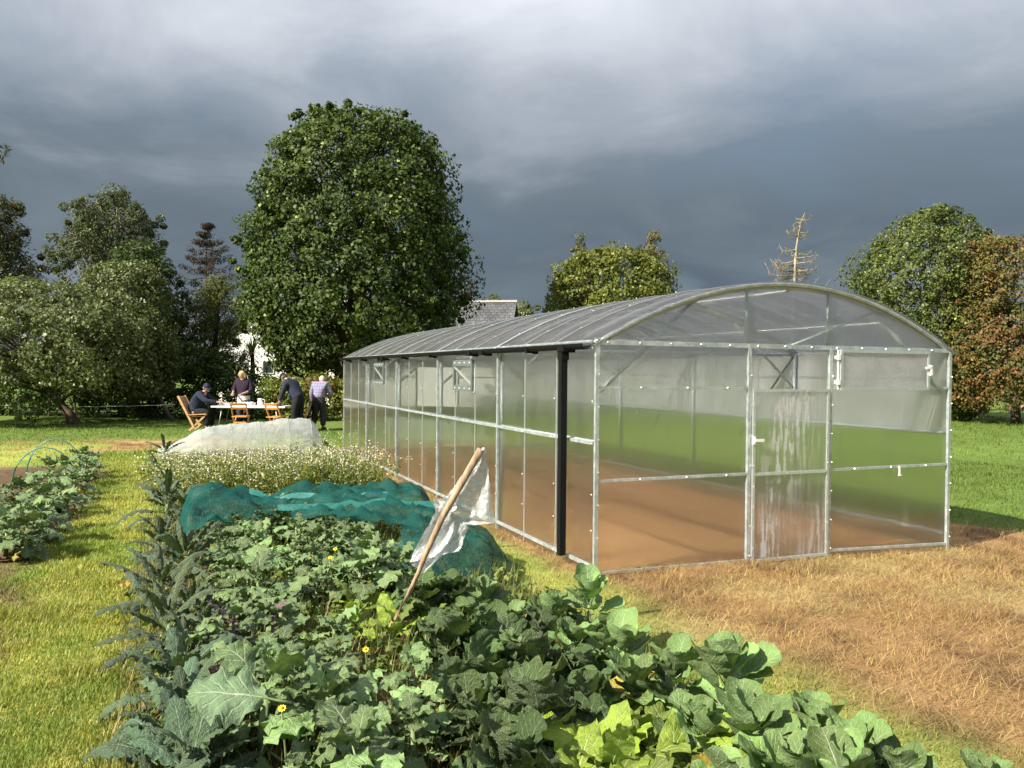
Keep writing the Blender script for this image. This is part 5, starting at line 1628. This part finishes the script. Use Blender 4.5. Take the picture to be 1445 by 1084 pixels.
#        leaves, stem height, size outer->inner, elevation outer->inner
FORM = {'collard': (24, 0.32, 0.25, 0.125, -12, 70), 'sprout': (25, 0.32, 0.195, 0.10, 2, 72), 'savoy': (18, 0.20, 0.22, 0.12, 0, 62),
        'nero': (20, 0.20, 0.40, 0.26, 5, 84), 'kale': (16, 0.22, 0.30, 0.20, 5, 75), 'chard': (14, 0.08, 0.30, 0.19, 18, 72)}
NAMES = {'collard': 'broccoli_plant', 'sprout': 'sprout_plant', 'savoy': 'savoy_cabbage', 'nero': 'black_kale', 'kale': 'young_kale', 'chard': 'chard_plant'}
stem_meshes = {}
def vegetable(kind, x, y, z0, scale, label, group, purple=False, nmul=1.0, rot=None, tint=1.0):
    n, sh, s0, s1, e0, e1 = FORM[kind]
    n = max(4, int(n * nmul)); sh *= scale * random.uniform(0.85, 1.15)
    t = thing(NAMES[kind], label, 'vegetable', (x, y, z0), random.uniform(0, 6.28) if rot is None else rot, group)
    sk = (kind, purple)
    if sk not in stem_meshes:
        b = MB(); b.tube([(0, 0, -0.06), (0.012, 0.006, 0.45), (0, 0, 0.96)], [0.020, 0.016, 0.009], 7)
        stem_meshes[sk] = b.mesh('stem', M_purple_stem if purple else M_stem, True)
    st = link('stem', stem_meshes[sk], t); st.scale = (scale, scale, max(sh, 0.05))
    pool = PURPLE_LEAVES if purple else LEAVES[kind]
    base = np.array(VEGCOL[kind]) * tint * random.uniform(0.85, 1.2)
    for k in range(n):
        f = k / (n - 1)
        o = link('leaf', random.choice(pool), t)
        az = k * 2.39996 + random.uniform(-0.3, 0.3)
        el = R_(e0 + (e1 - e0) * f ** 1.15 + random.uniform(-14, 14))
        sz = (s0 + (s1 - s0) * f ** 1.5) * scale * random.uniform(0.72, 1.25)
        if kind == 'collard' and random.random() < 0.35: sz *= 0.55
        h = sh * (0.25 + 0.75 * min(1.0, f * 1.35))
        o.matrix_local = Matrix.Translation((0, 0, h)) @ Matrix.Rotation(az, 4, 'Z') @ Matrix.Rotation(el - 0.25, 4, 'X') @ Matrix.Rotation(random.uniform(-0.35, 0.35), 4, 'Y') @ Matrix.Scale(sz, 4)
        c = base * random.choice([0.55, 0.75, 1.0, 1.2, 1.65]) * random.uniform(0.9, 1.1)  # random dark and bright steps put highlight and shade contrast into the colour
        c = c * (1 - 0.25 * f) + np.array([0.17, 0.25, 0.09]) * 0.25 * f
        q = random.random()
        if f < 0.4 and q < 0.06: c = np.array([0.40, 0.30, 0.04])
        elif f < 0.3 and q < 0.06: c = np.array([0.42, 0.17, 0.06])
        if purple and q < 0.15: c = np.array([0.14, 0.06, 0.10])
        o.color = (*[float(max(0, a)) for a in c], 1)
    return t
def BZ(px, py, z):
    p = G(px, py, z); return p[0], p[1]
BEDZ = 0.05
rr = random.Random(11)
used = []
MARKS = [((545, 890, 0.12), 'beside the leaning stick'), ((250, 990, 0.3), 'beside the young kale'), ((250, 770, 0.45), 'beside the black kale'), ((330, 895, 0.3), 'beside the purple stemmed brassicas'), ((520, 850, 0.26), 'beside the yellow green chard'),
         ((640, 900, 0.24), 'beside the savoy cabbages'), ((300, 700, 0.45), 'beside the left mound of the net'), ((480, 710, 0.45), 'under the rolled edge of the net'), ((600, 770, 0.35), 'beside the long side of the net'), ((380, 1000, 0.34), 'beside the very large flat leaf'),
         ((500, 1070, 0.34), 'beside the huge upright leaves'), ((620, 1040, 0.24), 'below the savoys at the bed end'), ((410, 800, 0.4), 'in the thick of the bed beyond the purple stems'), ((430, 920, 0.4), 'between the purple stems and the stick')]
def near_what(x, y):
    return min(MARKS, key=lambda m_: math.hypot(x - G(*m_[0])[0], y - G(*m_[0])[1]))[1]
def plant_px(kind, px, py, z, scale, label, group, **kw):
    x, y = BZ(px, py, z)
    used.append((x, y))
    return vegetable(kind, x, y, BEDZ, scale, label, group, **kw)
SPL = 'sprout plant with round cupped pale green leaves along the grassy bed edge'
SPG = 'sprout plants along the bed edge'
for px, py, s in ((845, 838, 1.12), (790, 862, 0.95), (888, 905, 1.05), (828, 905, 0.9), (700, 832, 0.85), (965, 948, 1.0), (905, 958, 0.95), (1040, 965, 1.15), (1000, 1045, 0.9), (1075, 1035, 1.2), (1172, 1022, 1.0),
                  (1222, 1050, 1.15), (1130, 1095, 1.1), (1290, 1100, 1.0), (1050, 1120, 1.0), (1210, 1130, 1.1), (740, 870, 0.8)):
    x_, y_ = BZ(px, py, 0.36 * s)
    what = 'by the tunnel corner' if y_ > 4.4 else ('beside the savoys' if x_ < 0.45 else ('beside the chard' if x_ < 0.85 else 'along the grass verge'))
    plant_px('sprout', px - 14, py + 6, 0.36 * s, s * 0.95, ('large ' if s >= 1.1 else 'small ' if s < 0.92 else '') + 'sprout plant with round cupped pale leaves ' + what, SPG)
plant_px('sprout', 1385, 1092, 0.28, 0.62, 'small lone sprout plant standing out in the grass verge', None)
SVL = 'dark crinkled savoy cabbage in the middle of the vegetable bed'
SVG = 'savoy cabbages in the bed'
for px, py, s in ((640, 842, 0.9), (692, 890, 1.0), (630, 900, 1.0), (745, 935, 1.2), (815, 955, 1.0), (690, 955, 1.1), (760, 1015, 1.25), (665, 1020, 0.9), (600, 850, 0.9), (830, 1010, 0.9), (600, 800, 0.8), (555, 790, 0.8), (770, 905, 0.9), (720, 1085, 1.1)):
    tn = rr.choice([0.75, 1.0, 1.55])
    what = 'near the stick' if px < 660 and py < 910 else ('beside the chard' if py > 980 else 'beside the sprout plants')
    plant_px('savoy', px, py, 0.26 * s, s * 1.15, {0.75: 'very dark', 1.0: 'green', 1.55: 'pale green'}[tn] + ' crinkled savoy cabbage ' + what, SVG, tint=tn)
for px, py, s in ((515, 835, 0.9), (555, 868, 0.85), (495, 858, 0.8)):
    plant_px('chard', px, py, 0.26, s, 'yellow green chard plant near the foot of the stick', 'chard near the stick')
for px, py, s in ((905, 1030, 1.15), (855, 1060, 1.15), (955, 1010, 1.05), (945, 1080, 1.2), (875, 1100, 1.1), (800, 1095, 1.0), (845, 1005, 0.8), (1010, 1095, 0.95)):
    tn = rr.choice([0.7, 0.9, 1.1])
    plant_px('chard', px, py, 0.30, s * 1.05, {0.7: 'olive', 0.9: 'glossy green', 1.1: 'bright yellow green'}[tn] + ' chard plant ' + ('beside the savoys' if px < 860 else 'beside the sprouts'), 'chard among the sprouts', tint=tn)
for px, py, s in ((236, 690, 1.15), (266, 700, 0.95), (230, 730, 0.8), (262, 752, 1.1), (228, 785, 1.0), (268, 805, 0.8), (238, 838, 1.05), (262, 870, 0.85), (290, 838, 0.8)):
    plant_px('nero', px, py, 0.45, s * 1.0, ('tall' if s > 1 else 'short') + ' black kale with long dark strap leaves ' + ('beside the net' if py < 745 else 'beside the broad brassicas' if px > 250 else 'overhanging the path'), 'black kale along the path')
for px, py, s in ((250, 940, 0.95), (262, 992, 1.05), (240, 1040, 1.05), (268, 1085, 1.05), (225, 1095, 0.8), (290, 1050, 0.7)):
    plant_px('kale', px, py, 0.30, s, 'young blue green kale with narrow frilled leaves along the path', 'young kale along the path')
for px, py, s in ((330, 892, 0.95), (385, 880, 0.9), (275, 905, 0.8), (300, 935, 0.7)):
    plant_px('collard', px, py, 0.32, s, 'brassica with purple stems and some purple leaves', 'purple stemmed brassicas', purple=True, nmul=0.8)
# broad glaucous brassicas fill the rest of the left and middle of the bed
cand = []
for iu in range(26):
    for iv in range(9):
        u = -4.9 + iu * 0.315 + rr.uniform(-0.07, 0.07); v = -3.15 + iv * 0.30 + (0.15 if iu % 2 else 0) + rr.uniform(-0.06, 0.06)
        if v > -1.2 or (v > -2.30 and u < -0.9) or (v > -2.05 and u < -0.5) or (v > -1.75 and u > -0.6): continue
        if u > 2.7: continue
        cand.append((u, v))
for u, v in cand:
    p = UV(u, v)
    if min((math.hypot(p[0] - a, p[1] - b) for a, b in used), default=9) < 0.27: continue
    used.append((p[0], p[1]))
    tint = rr.choice([0.78, 0.98, 1.28]); scl = rr.choice([0.78, 1.05])
    look = ('small ' if scl < 1 else 'large ') + {0.78: 'dark', 0.98: 'mid', 1.28: 'pale'}[tint] + ' green'
    vegetable('collard', p[0], p[1], BEDZ, scl * (1.0 if u < 0 else 0.95), look + ' brassica ' + near_what(p[0], p[1]), 'broad brassicas in the bed', nmul=1.0 if u < 1 else 0.85, tint=tint)
t = plant_px('collard', 375, 1005, 0.34, 1.35, 'brassica with one very large flat pale veined leaf near the young kale', None, nmul=0.7, rot=2.3)
hl = link('leaf', LEAVES['collard'][0], t)
yd = Vector((-0.97, -0.10, 0.10)).normalized(); nd_ = Vector((0.05, -0.62, 0.78)); nd_ = (nd_ - yd * nd_.dot(yd)).normalized(); xd = yd.cross(nd_)
hp = Vector(D(412, 992, 2.92))
hm = Matrix(((xd.x, yd.x, nd_.x, hp.x), (xd.y, yd.y, nd_.y, hp.y), (xd.z, yd.z, nd_.z, hp.z), (0, 0, 0, 1)))
bpy.context.view_layer.update()
hl.matrix_local = t.matrix_world.inverted() @ hm @ Matrix.Scale(0.30, 4)
hl.color = (0.12, 0.20, 0.10, 1)
t = plant_px('collard', 505, 1085, 0.34, 1.25, 'brassica with huge upright pale veined leaves at the bed end', None, nmul=0.8)
# narrow side bed across the path
for px, py, s in ((112, 652, 1.0), (92, 662, 0.95), (70, 672, 1.0), (105, 678, 0.95), (55, 690, 1.0), (84, 694, 0.9), (30, 702, 1.0), (66, 712, 0.95), (20, 722, 1.0), (50, 730, 0.95), (8, 745, 1.0), (38, 748, 0.9), (-20, 735, 1.0), (-10, 712, 1.0), (122, 645, 0.8), (130, 655, 0.6)):
    tn = rr.choice([0.7, 1.0, 1.35])
    plant_px('collard', px, py, 0.30, s * 1.08, ('small ' if s < 0.92 else '') + {0.7: 'dark', 1.0: 'mid', 1.35: 'pale'}[tn] + ' green brassica ' + ('under the teal hoops' if 650 < py < 700 else 'beyond the teal hoops' if py <= 650 else 'before the teal hoops') + ' across the path', 'brassicas in the side bed', nmul=1.0, tint=tn)
for px, py, s in ((232, 618, 1.05), (222, 640, 0.9)):
    plant_px('nero', px, py, 0.5, s, 'dark kale at the path end of the white fleece', 'dark kale by the fleece', nmul=0.7)
for px, py, s in ((440, 612, 1.1), (462, 628, 0.9)):
    plant_px('collard', px, py, 0.40, s, 'blue green brassica standing at the far end of the fleece by the checked man', 'brassicas beyond the fleece', nmul=0.8)
plant_px('collard', 432, 682, 0.5, 1.0, 'bright green broad leaf plant poking up behind the net', None, nmul=0.6, tint=1.2)

# low weeds and thin grass between the crops
n = 900
u = rng.uniform(-5.0, 6.2, n); v = rng.uniform(-3.55, -0.95, n)
pts = OA[None] + LD[None] * u[:, None] + RD[None] * v[:, None]
pts[:, 2] = 0.08 + 0.10 * rng.random(n)
V, Q, C = leaf_cards(pts, 0.05 + 0.07 * rng.random(n), 26, 0.05, [(0.10, 0.16, 0.03), (0.07, 0.12, 0.03), (0.16, 0.20, 0.05)], bright=0.05, brightc=(0.4, 0.34, 0.12))
V[:, 2] = np.maximum(V[:, 2], 0.03)
o = link('weeds', fast_mesh('weeds', V, Q, M_foliage, C))
tag(o, 'low weeds covering the soil between the vegetables', 'weeds', kind='stuff')
n = 14000
x, y, u, v = scatter_uv(n, -5.0, 4.0, -3.75, -0.8, 1.0)
cl = np.array([[0.15, 0.21, 0.04], [0.22, 0.24, 0.07], [0.30, 0.24, 0.10]])[rng.integers(0, 3, n)] * (0.7 + 0.6 * rng.random(n))[:, None]
o = link('bed_grass', blades('bed_grass', x, y, np.full(n, 0.05), 0.10 + 0.20 * rng.random(n), 0.004 + 0.004 * rng.random(n), 0.2 + 0.6 * rng.random(n), cl, M_grass))
tag(o, 'long thin grass blades growing through the vegetables', 'grass', kind='stuff')

# small yellow flowers
def flower(px, py, z, label, c=(0.80, 0.58, 0.02)):
    x, y = BZ(px, py, z)
    t = thing('yellow_flower', label, 'flower', (x, y, 0.05), 0, 'small yellow flowers in the bed')
    MB().tube([(0.03, 0, 0), (0.01, 0.01, z * 0.5), (0, 0, z - 0.055)], 0.004, 5).build('stem', M_stem, t)
    tilt = Matrix.Rotation(R_(35), 3, 'X')
    b = MB()
    for k in range(9):
        a = k * 2 * math.pi / 9
        d = Vector((math.cos(a), math.sin(a), 0.15)); s = Vector((-math.sin(a), math.cos(a), 0)) * 0.009
        q0 = Vector((0, 0, z - 0.05))
        b.add([q0 + tilt @ (d * 0.003), q0 + tilt @ (d * 0.011 + s * 0.6), q0 + tilt @ (d * 0.018), q0 + tilt @ (d * 0.011 - s * 0.6)], [(0, 1, 2, 3)])
    b.build('petals', plain('yellow_petal', c, 0.6), t)
    MB().ball((0, 0, z - 0.048), 0.008, 6, 5).build('flower_centre', plain('orange_centre', (0.5, 0.22, 0.02), 0.7), t)
for px, py, z in ((516, 917, 0.36), (473, 775, 0.42), (466, 787, 0.40), (398, 1000, 0.42), (306, 1030, 0.3)):
    flower(px, py, z, 'small bright yellow flower among the broad brassicas')
# fallen orange leaf at the path edge
x, y = BZ(208, 828, 0.05)
o = link('fallen_leaf', leaf_mesh('collard', 991)); o.location = (x, y, 0.05); o.scale = (0.16, 0.16, 0.16); o.rotation_euler = (0.2, 0.1, 1.9); o.color = (0.62, 0.28, 0.02, 1)
tag(o, 'bright orange yellow fallen leaf at the edge of the path', 'leaf')

# ------------------------------------------------------------------ teal net
def net_mat(name, c, clear, tl=0.4, weave=0.006):
    mt, N = newmat(name)
    tcn = N.n('ShaderNodeTexCoord')
    ns = N.noise(tcn.outputs['Object'], 9.0, 5, 0.65)
    spw = N.n('ShaderNodeSeparateXYZ'); N.put(spw.inputs[0], N.mapping(tcn.outputs['Object'], rot=(0, 0, 0.39)))
    wv = N.math('MULTIPLY', N.math('SINE', N.math('MULTIPLY', spw.outputs[0], 2 * math.pi / 0.021)), N.math('SINE', N.math('MULTIPLY', spw.outputs[1], 2 * math.pi / 0.021)))
    nf = N.math('MULTIPLY_ADD', wv, 0.16, N.noise(tcn.outputs['Object'], 120.0, 3, 0.7))
    d = N.n('ShaderNodeBsdfDiffuse'); cc = N.vmath('SCALE', c, N.map(nf, 0.3, 0.7, 0.7, 1.3)); N.put(d.inputs[0], cc)
    g = N.n('ShaderNodeBsdfGlossy'); N.put(g.inputs[0], (0.7, 0.8, 0.8)); g.inputs['Roughness'].default_value = 0.45
    tr = N.n('ShaderNodeBsdfTranslucent'); N.put(tr.inputs[0], cc)
    a = N.mixsh(tl, d.outputs[0], tr.outputs[0])
    a = N.mixsh(0.05, a, g.outputs[0])
    tp = N.n('ShaderNodeBsdfTransparent')
    lw = N.n('ShaderNodeLayerWeight'); lw.inputs[0].default_value = 0.35
    k = N.math('MULTIPLY', N.map(N.math('ADD', N.math('MULTIPLY', ns, 0.6), N.math('MULTIPLY', nf, 0.4)), 0.35, 0.65, clear * 1.25, clear * 0.75), N.math('SUBTRACT', 1.0, N.math('MULTIPLY', lw.outputs['Facing'], 0.5)))
    finish(N, N.mixsh(k, a, tp.outputs[0]))
    return mt
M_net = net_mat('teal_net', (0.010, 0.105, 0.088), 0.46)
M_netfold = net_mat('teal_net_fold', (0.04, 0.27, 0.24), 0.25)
us = np.arange(-0.45, 3.15, 0.045); vs = np.arange(-3.5, -0.30, 0.045)
U, Vv = np.meshgrid(us, vs, indexing='ij')
Uf, Vf = U.ravel(), Vv.ravel()
nz = fbm(Uf * 3.2 + 5, Vf * 3.2, 71); nz2 = fbm(Uf * 9 + 2, Vf * 9, 77)
wave = (nz - 0.5) * 0.35
out_r = -0.62 + 0.10 * np.sin(Uf * 3) - 0.12 * sstep(Uf, 0.6, -0.3)        # foot of the net on the verge side
hgt = 0.47 + 0.13 * np.exp(-((Uf - 2.35) ** 2 / 0.25 + (Vf + 3.12) ** 2 / 0.12)) + (nz - 0.5) * 0.34 + (nz2 - 0.5) * 0.06 - 0.12 * sstep(Uf, 1.0, -0.2) + 0.05 * (1 - np.abs(2 * fbm(Uf * 4 + Vf * 3, Vf * 2.0 - Uf, 73, 2) - 1)) ** 6 + 0.035 * (1 - np.abs(2 * fbm(Uf * 9 - Vf * 5, Vf * 4 + Uf, 75, 2) - 1)) ** 8
zf_ = np.maximum(0.02 + (nz2 * 0.03), hgt * sstep(out_r - Vf, 0.0, 0.42) * sstep(Uf, -0.40, -0.05) * sstep(Uf, 3.12, 2.75) * sstep(Vf, -3.52, -3.30))
keepv = ((Vf > -1.80 - 0.55 * sstep(Uf, 0.5, 1.2) + wave * 1.4) | (Uf > 1.75 + wave * 1.2) | ((Vf < -2.86 + wave) & (Uf > 1.35 + wave))) & (Vf < out_r + 0.02)
pts = OA[None] + LD[None] * Uf[:, None] + RD[None] * Vf[:, None]
pts[:, 2] = zf_
idn = np.arange(len(us) * len(vs)).reshape(len(us), len(vs))
qd = np.stack([idn[:-1, :-1], idn[:-1, 1:], idn[1:, 1:], idn[1:, :-1]], -1).reshape(-1, 4)
qd = qd[keepv[qd].all(1)]
uq, inv = np.unique(qd, return_inverse=True)
net = link('crop_net', fast_mesh('crop_net', pts[uq], inv.reshape(-1, 4), M_net, None, True))
tag(net, 'crumpled teal green netting draped over the far brassicas', 'net')
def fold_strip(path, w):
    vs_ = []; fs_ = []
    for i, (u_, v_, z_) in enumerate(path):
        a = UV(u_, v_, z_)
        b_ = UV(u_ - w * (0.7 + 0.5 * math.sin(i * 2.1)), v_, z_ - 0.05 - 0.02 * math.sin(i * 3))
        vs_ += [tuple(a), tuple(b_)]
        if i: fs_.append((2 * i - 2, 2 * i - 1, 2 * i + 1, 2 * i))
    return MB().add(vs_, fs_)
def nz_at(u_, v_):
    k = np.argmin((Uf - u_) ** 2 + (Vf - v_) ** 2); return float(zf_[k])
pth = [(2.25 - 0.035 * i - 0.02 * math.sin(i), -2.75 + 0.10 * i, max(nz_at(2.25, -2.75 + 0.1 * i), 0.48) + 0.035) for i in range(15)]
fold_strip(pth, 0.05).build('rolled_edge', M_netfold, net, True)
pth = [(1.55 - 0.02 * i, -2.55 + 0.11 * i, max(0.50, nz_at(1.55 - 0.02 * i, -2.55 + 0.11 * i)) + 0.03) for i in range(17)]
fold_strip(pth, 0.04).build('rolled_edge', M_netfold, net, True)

# ------------------------------------------------------------------ white fleece tunnel
M_fleece = net_mat('white_fleece', (0.60, 0.64, 0.63), 0.62, 0.45)
na, nc = 70, 26
vs_ = []
ft = thing('fleece_tunnel', 'low white insect mesh tunnel stretched over hoops before the table', 'crop cover', tuple(UV(11.2, -2.2)))
o0 = UV(11.2, -2.2)
for i in range(na + 1):
    a = i / na
    v_ = -3.80 + 3.25 * a
    H_ = 0.22 + 0.40 * sstep(np.array(a), 0.02, 0.35) + 0.14 * sstep(np.array(a), 0.35, 0.8)
    H_ = float(H_) * (1 - float(sstep(np.array(a), 0.88, 1.0))) ** 0.5 * float(sstep(np.array(a), -0.06, 0.05))
    hw = 0.72 * (0.75 + 0.25 * float(sstep(np.array(a), 0, 0.3))) * (1 - 0.3 * float(sstep(np.array(a), 0.9, 1.0)))
    sag = 0.012 * (0.5 + 0.5 * math.cos(a * 2 * math.pi * 6))
    for k in range(nc + 1):
        c = k / nc; th = math.pi * c
        w_ = (fbm(a * 26, c * 9, 81) - 0.5) * 0.10 + (fbm(a * 60, c * 5, 85) - 0.5) * 0.03
        z_ = max(0.0, (H_ - sag) * math.sin(th) ** 0.75 + float(w_) * math.sin(th))
        uu = 11.2 - hw * math.cos(th) * 1.05 + 0.6 * (1 - a) + float(w_) * 0.5
        vs_.append(UV(uu, v_ + float(w_) * 0.4 + 0.10 * math.sin(th) * sstep(np.array(a), 0.8, 1), z_ + 0.012) - o0)
fq = np.array([(i * (nc + 1) + k, i * (nc + 1) + k + 1, (i + 1) * (nc + 1) + k + 1, (i + 1) * (nc + 1) + k) for i in range(na) for k in range(nc)])
link('fleece', fast_mesh('fleece', np.array(vs_), fq, M_fleece, None, True), ft)
M_hoop = plain('teal_hoop', (0.03, 0.20, 0.18), 0.4, var=0.1)
for i in (6, 18, 30, 42, 54, 63):
    seg = [tuple(np.array(vs_[i * (nc + 1) + k]) * 1.0 + np.array([0, 0, 0.012])) for k in range(0, nc + 1, 2)]
    MB().tube(seg, 0.005, 5).build('hoop', M_fleece, ft, True)
for (px, py, wpx) in ((63, 690, 42), (78, 672, 36)):
    c0 = G(px, py, 0.0); hw = wpx * c0[1] / FPX
    pts_ = [(hw * math.cos(math.pi * k / 12), 0.10 * math.cos(math.pi * k / 12), 0.62 * math.sin(math.pi * k / 12)) for k in range(13)]
    o = MB().tube(pts_, 0.010, 6).build('crop_hoop', M_hoop, None, True)
    o.location = (c0[0], c0[1], 0.0)
    tag(o, 'thin teal hoop arching over the brassicas of the side bed', 'hoop', 'teal hoops over the side bed')

# ------------------------------------------------------------------ white flowering patch
ns_ = 1500
u = rng.uniform(5.0, 8.6, ns_); v = rng.uniform(-3.75, -0.55, ns_)
v += (u - 5) * 0.0
base = OA[None] + LD[None] * u[:, None] + RD[None] * v[:, None]
hh = (0.30 + 0.34 * rng.random(ns_)) * (1 - 0.35 * sstep(u, 6.5, 8.6)) + 0.12 * (fbm(base[:, 0] * 1.4, base[:, 1] * 1.4, 91) - 0.4)
tall = rng.random(ns_) < 0.05 * (v > -1.6)
hh[tall] += 0.25
lean_ = rng.normal(size=(ns_, 2)) * 0.16
tops = base + np.concatenate([lean_, hh[:, None]], 1)
parts_ = []
w_ = 0.0045
sdv = norm(np.stack([-lean_[:, 1] + 0.3, lean_[:, 0] + 0.1, np.zeros(ns_)], 1)) * w_
Vs = np.stack([base - sdv, base + sdv, tops + sdv * 0.6, tops - sdv * 0.6], 1).reshape(-1, 3)
parts_.append((Vs, np.arange(ns_ * 4).reshape(-1, 4), np.repeat(np.array([[0.22, 0.26, 0.08]]) * (0.7 + 0.6 * rng.random(ns_))[:, None], 4, 0)))
low = base + (tops - base) * rng.uniform(0.15, 0.8, ns_)[:, None]
parts_.append(leaf_cards(low, np.full(ns_, 0.09), 18, 0.06, [(0.15, 0.19, 0.04), (0.22, 0.24, 0.07), (0.11, 0.16, 0.04)], slim=0.35, bright=0.1, brightc=(0.42, 0.36, 0.16)))
parts_.append(leaf_cards(tops - np.array([0, 0, 0.05]), np.full(ns_, 0.09), 5, 0.024, [(0.80, 0.76, 0.70), (0.78, 0.70, 0.66), (0.62, 0.60, 0.40)], slim=0.9, bright=0.0, spread=0.15, upbias=0.8, clumpvar=0.05, shell=(0.2, 1.1)))
V, Q, C = merge(parts_)
V[:, 2] = np.maximum(V[:, 2], 0.01)
o = link('flowering_rocket', fast_mesh('flowering_rocket', V, Q, M_petal, C))
tag(o, 'mass of small white flowers on thin stems across the bed', 'flowers', kind='stuff')

# ------------------------------------------------------------------ stick with torn plastic bag
sbase = G(541, 900, 0.12)
fd = sbase[1] + 0.02
ft_ = thing('bag_flag', 'leaning rough stick flying a torn clear plastic bag', 'stick', (sbase[0], sbase[1], 0.05))
o0 = np.array([sbase[0], sbase[1], 0.05])
def S(px, py, dd=0.0):
    return D(px, py, fd + dd) - o0
line = [(541, 900), (556, 872), (578, 838), (590, 808), (600, 783), (625, 730), (650, 683), (679, 634)]
b = MB(); b.tube([tuple(S(538, 915))] + [tuple(S(*p) + np.array([0.004 * math.sin(i * 2.3), 0.004 * math.cos(i * 1.7), 0])) for i, p in enumerate(line)], [0.011, 0.012, 0.013, 0.0165, 0.0145, 0.018, 0.021, 0.023, 0.0245], 10)
b.build('stick', M_stick, ft_, True)
def plastic():
    mt, N = newmat('clear_plastic')
    tcn = N.n('ShaderNodeTexCoord')
    ns = N.noise(tcn.outputs['Object'], 22.0, 5, 0.6, 1.2)
    nrm = N.bump(ns, 0.8, 0.02)
    tp = N.n('ShaderNodeBsdfTransparent'); N.put(tp.inputs[0], (0.95, 0.97, 0.96))
    d = N.n('ShaderNodeBsdfDiffuse'); N.put(d.inputs[0], (0.80, 0.82, 0.82)); N.put(d.inputs['Normal'], nrm)
    tl = N.n('ShaderNodeBsdfTranslucent'); N.put(tl.inputs[0], (0.80, 0.82, 0.82))
    g = N.n('ShaderNodeBsdfGlossy'); g.inputs['Roughness'].default_value = 0.18; N.put(g.inputs['Normal'], nrm)
    a = N.mixsh(0.45, d.outputs[0], tl.outputs[0])
    a = N.mixsh(N.map(ns, 0.35, 0.62, 0.44, 0.12), a, tp.outputs[0])
    finish(N, N.mixsh(0.14, a, g.outputs[0]))
    return mt
M_bag = plastic()
def sheet_px(corners, n1, n2, amp, seed, sag=0.0, bulge=0.0):
    """bilinear sheet between four pixel corners with folds running along it"""
    A_, B_, C_, D_ = corners
    vs_ = []; fs_ = []
    for i in range(n1 + 1):
        for k in range(n2 + 1):
            a = i / n1; c = k / n2
            px = (A_[0] * (1 - a) + D_[0] * a) * (1 - c) + (B_[0] * (1 - a) + C_[0] * a) * c
            py = (A_[1] * (1 - a) + D_[1] * a) * (1 - c) + (B_[1] * (1 - a) + C_[1] * a) * c
            f = (float(fbm(a * 3.5 + seed, c * 7, seed)) - 0.5) * 2 * amp + amp * 0.8 * math.sin(c * 14 + a * 3 + seed) * c
            px += (float(fbm(a * 4, c * 4 + 9, seed + 3)) - 0.5) * 6
            vs_.append(tuple(S(px, py + sag * math.sin(math.pi * c), f + bulge * math.sin(math.pi * a) * math.sin(math.pi * c) + 0.045)))
    for i in range(n1):
        for k in range(n2):
            q = i * (n2 + 1) + k
            fs_.append((q, q + 1, q + n2 + 2, q + n2 + 1))
    return MB().add(vs_, fs_)
sheet_px([(683, 631), (684, 634), (698, 739), (628, 705)], 18, 16, 0.022, 3, 2).build('bag_flap', M_bag, ft_, True)
sheet_px([(628, 702), (698, 738), (662, 742), (612, 712)], 10, 14, 0.03, 8, 3, 0.03).build('bag_flap', M_bag, ft_, True)
sheet_px([(620, 708), (664, 745), (646, 778), (577, 794)], 16, 16, 0.020, 5, 0, 0.06).build('bag_flap', M_bag, ft_, True)
sheet_px([(622, 712), (660, 748), (600, 809), (579, 797)], 16, 14, 0.022, 6, 0, 0.09).build('bag_flap', M_bag, ft_, True)
sheet_px([(612, 706), (640, 700), (652, 722), (616, 724)], 10, 10, 0.03, 9, 0, 0.05).build('knot', M_bag, ft_, True)
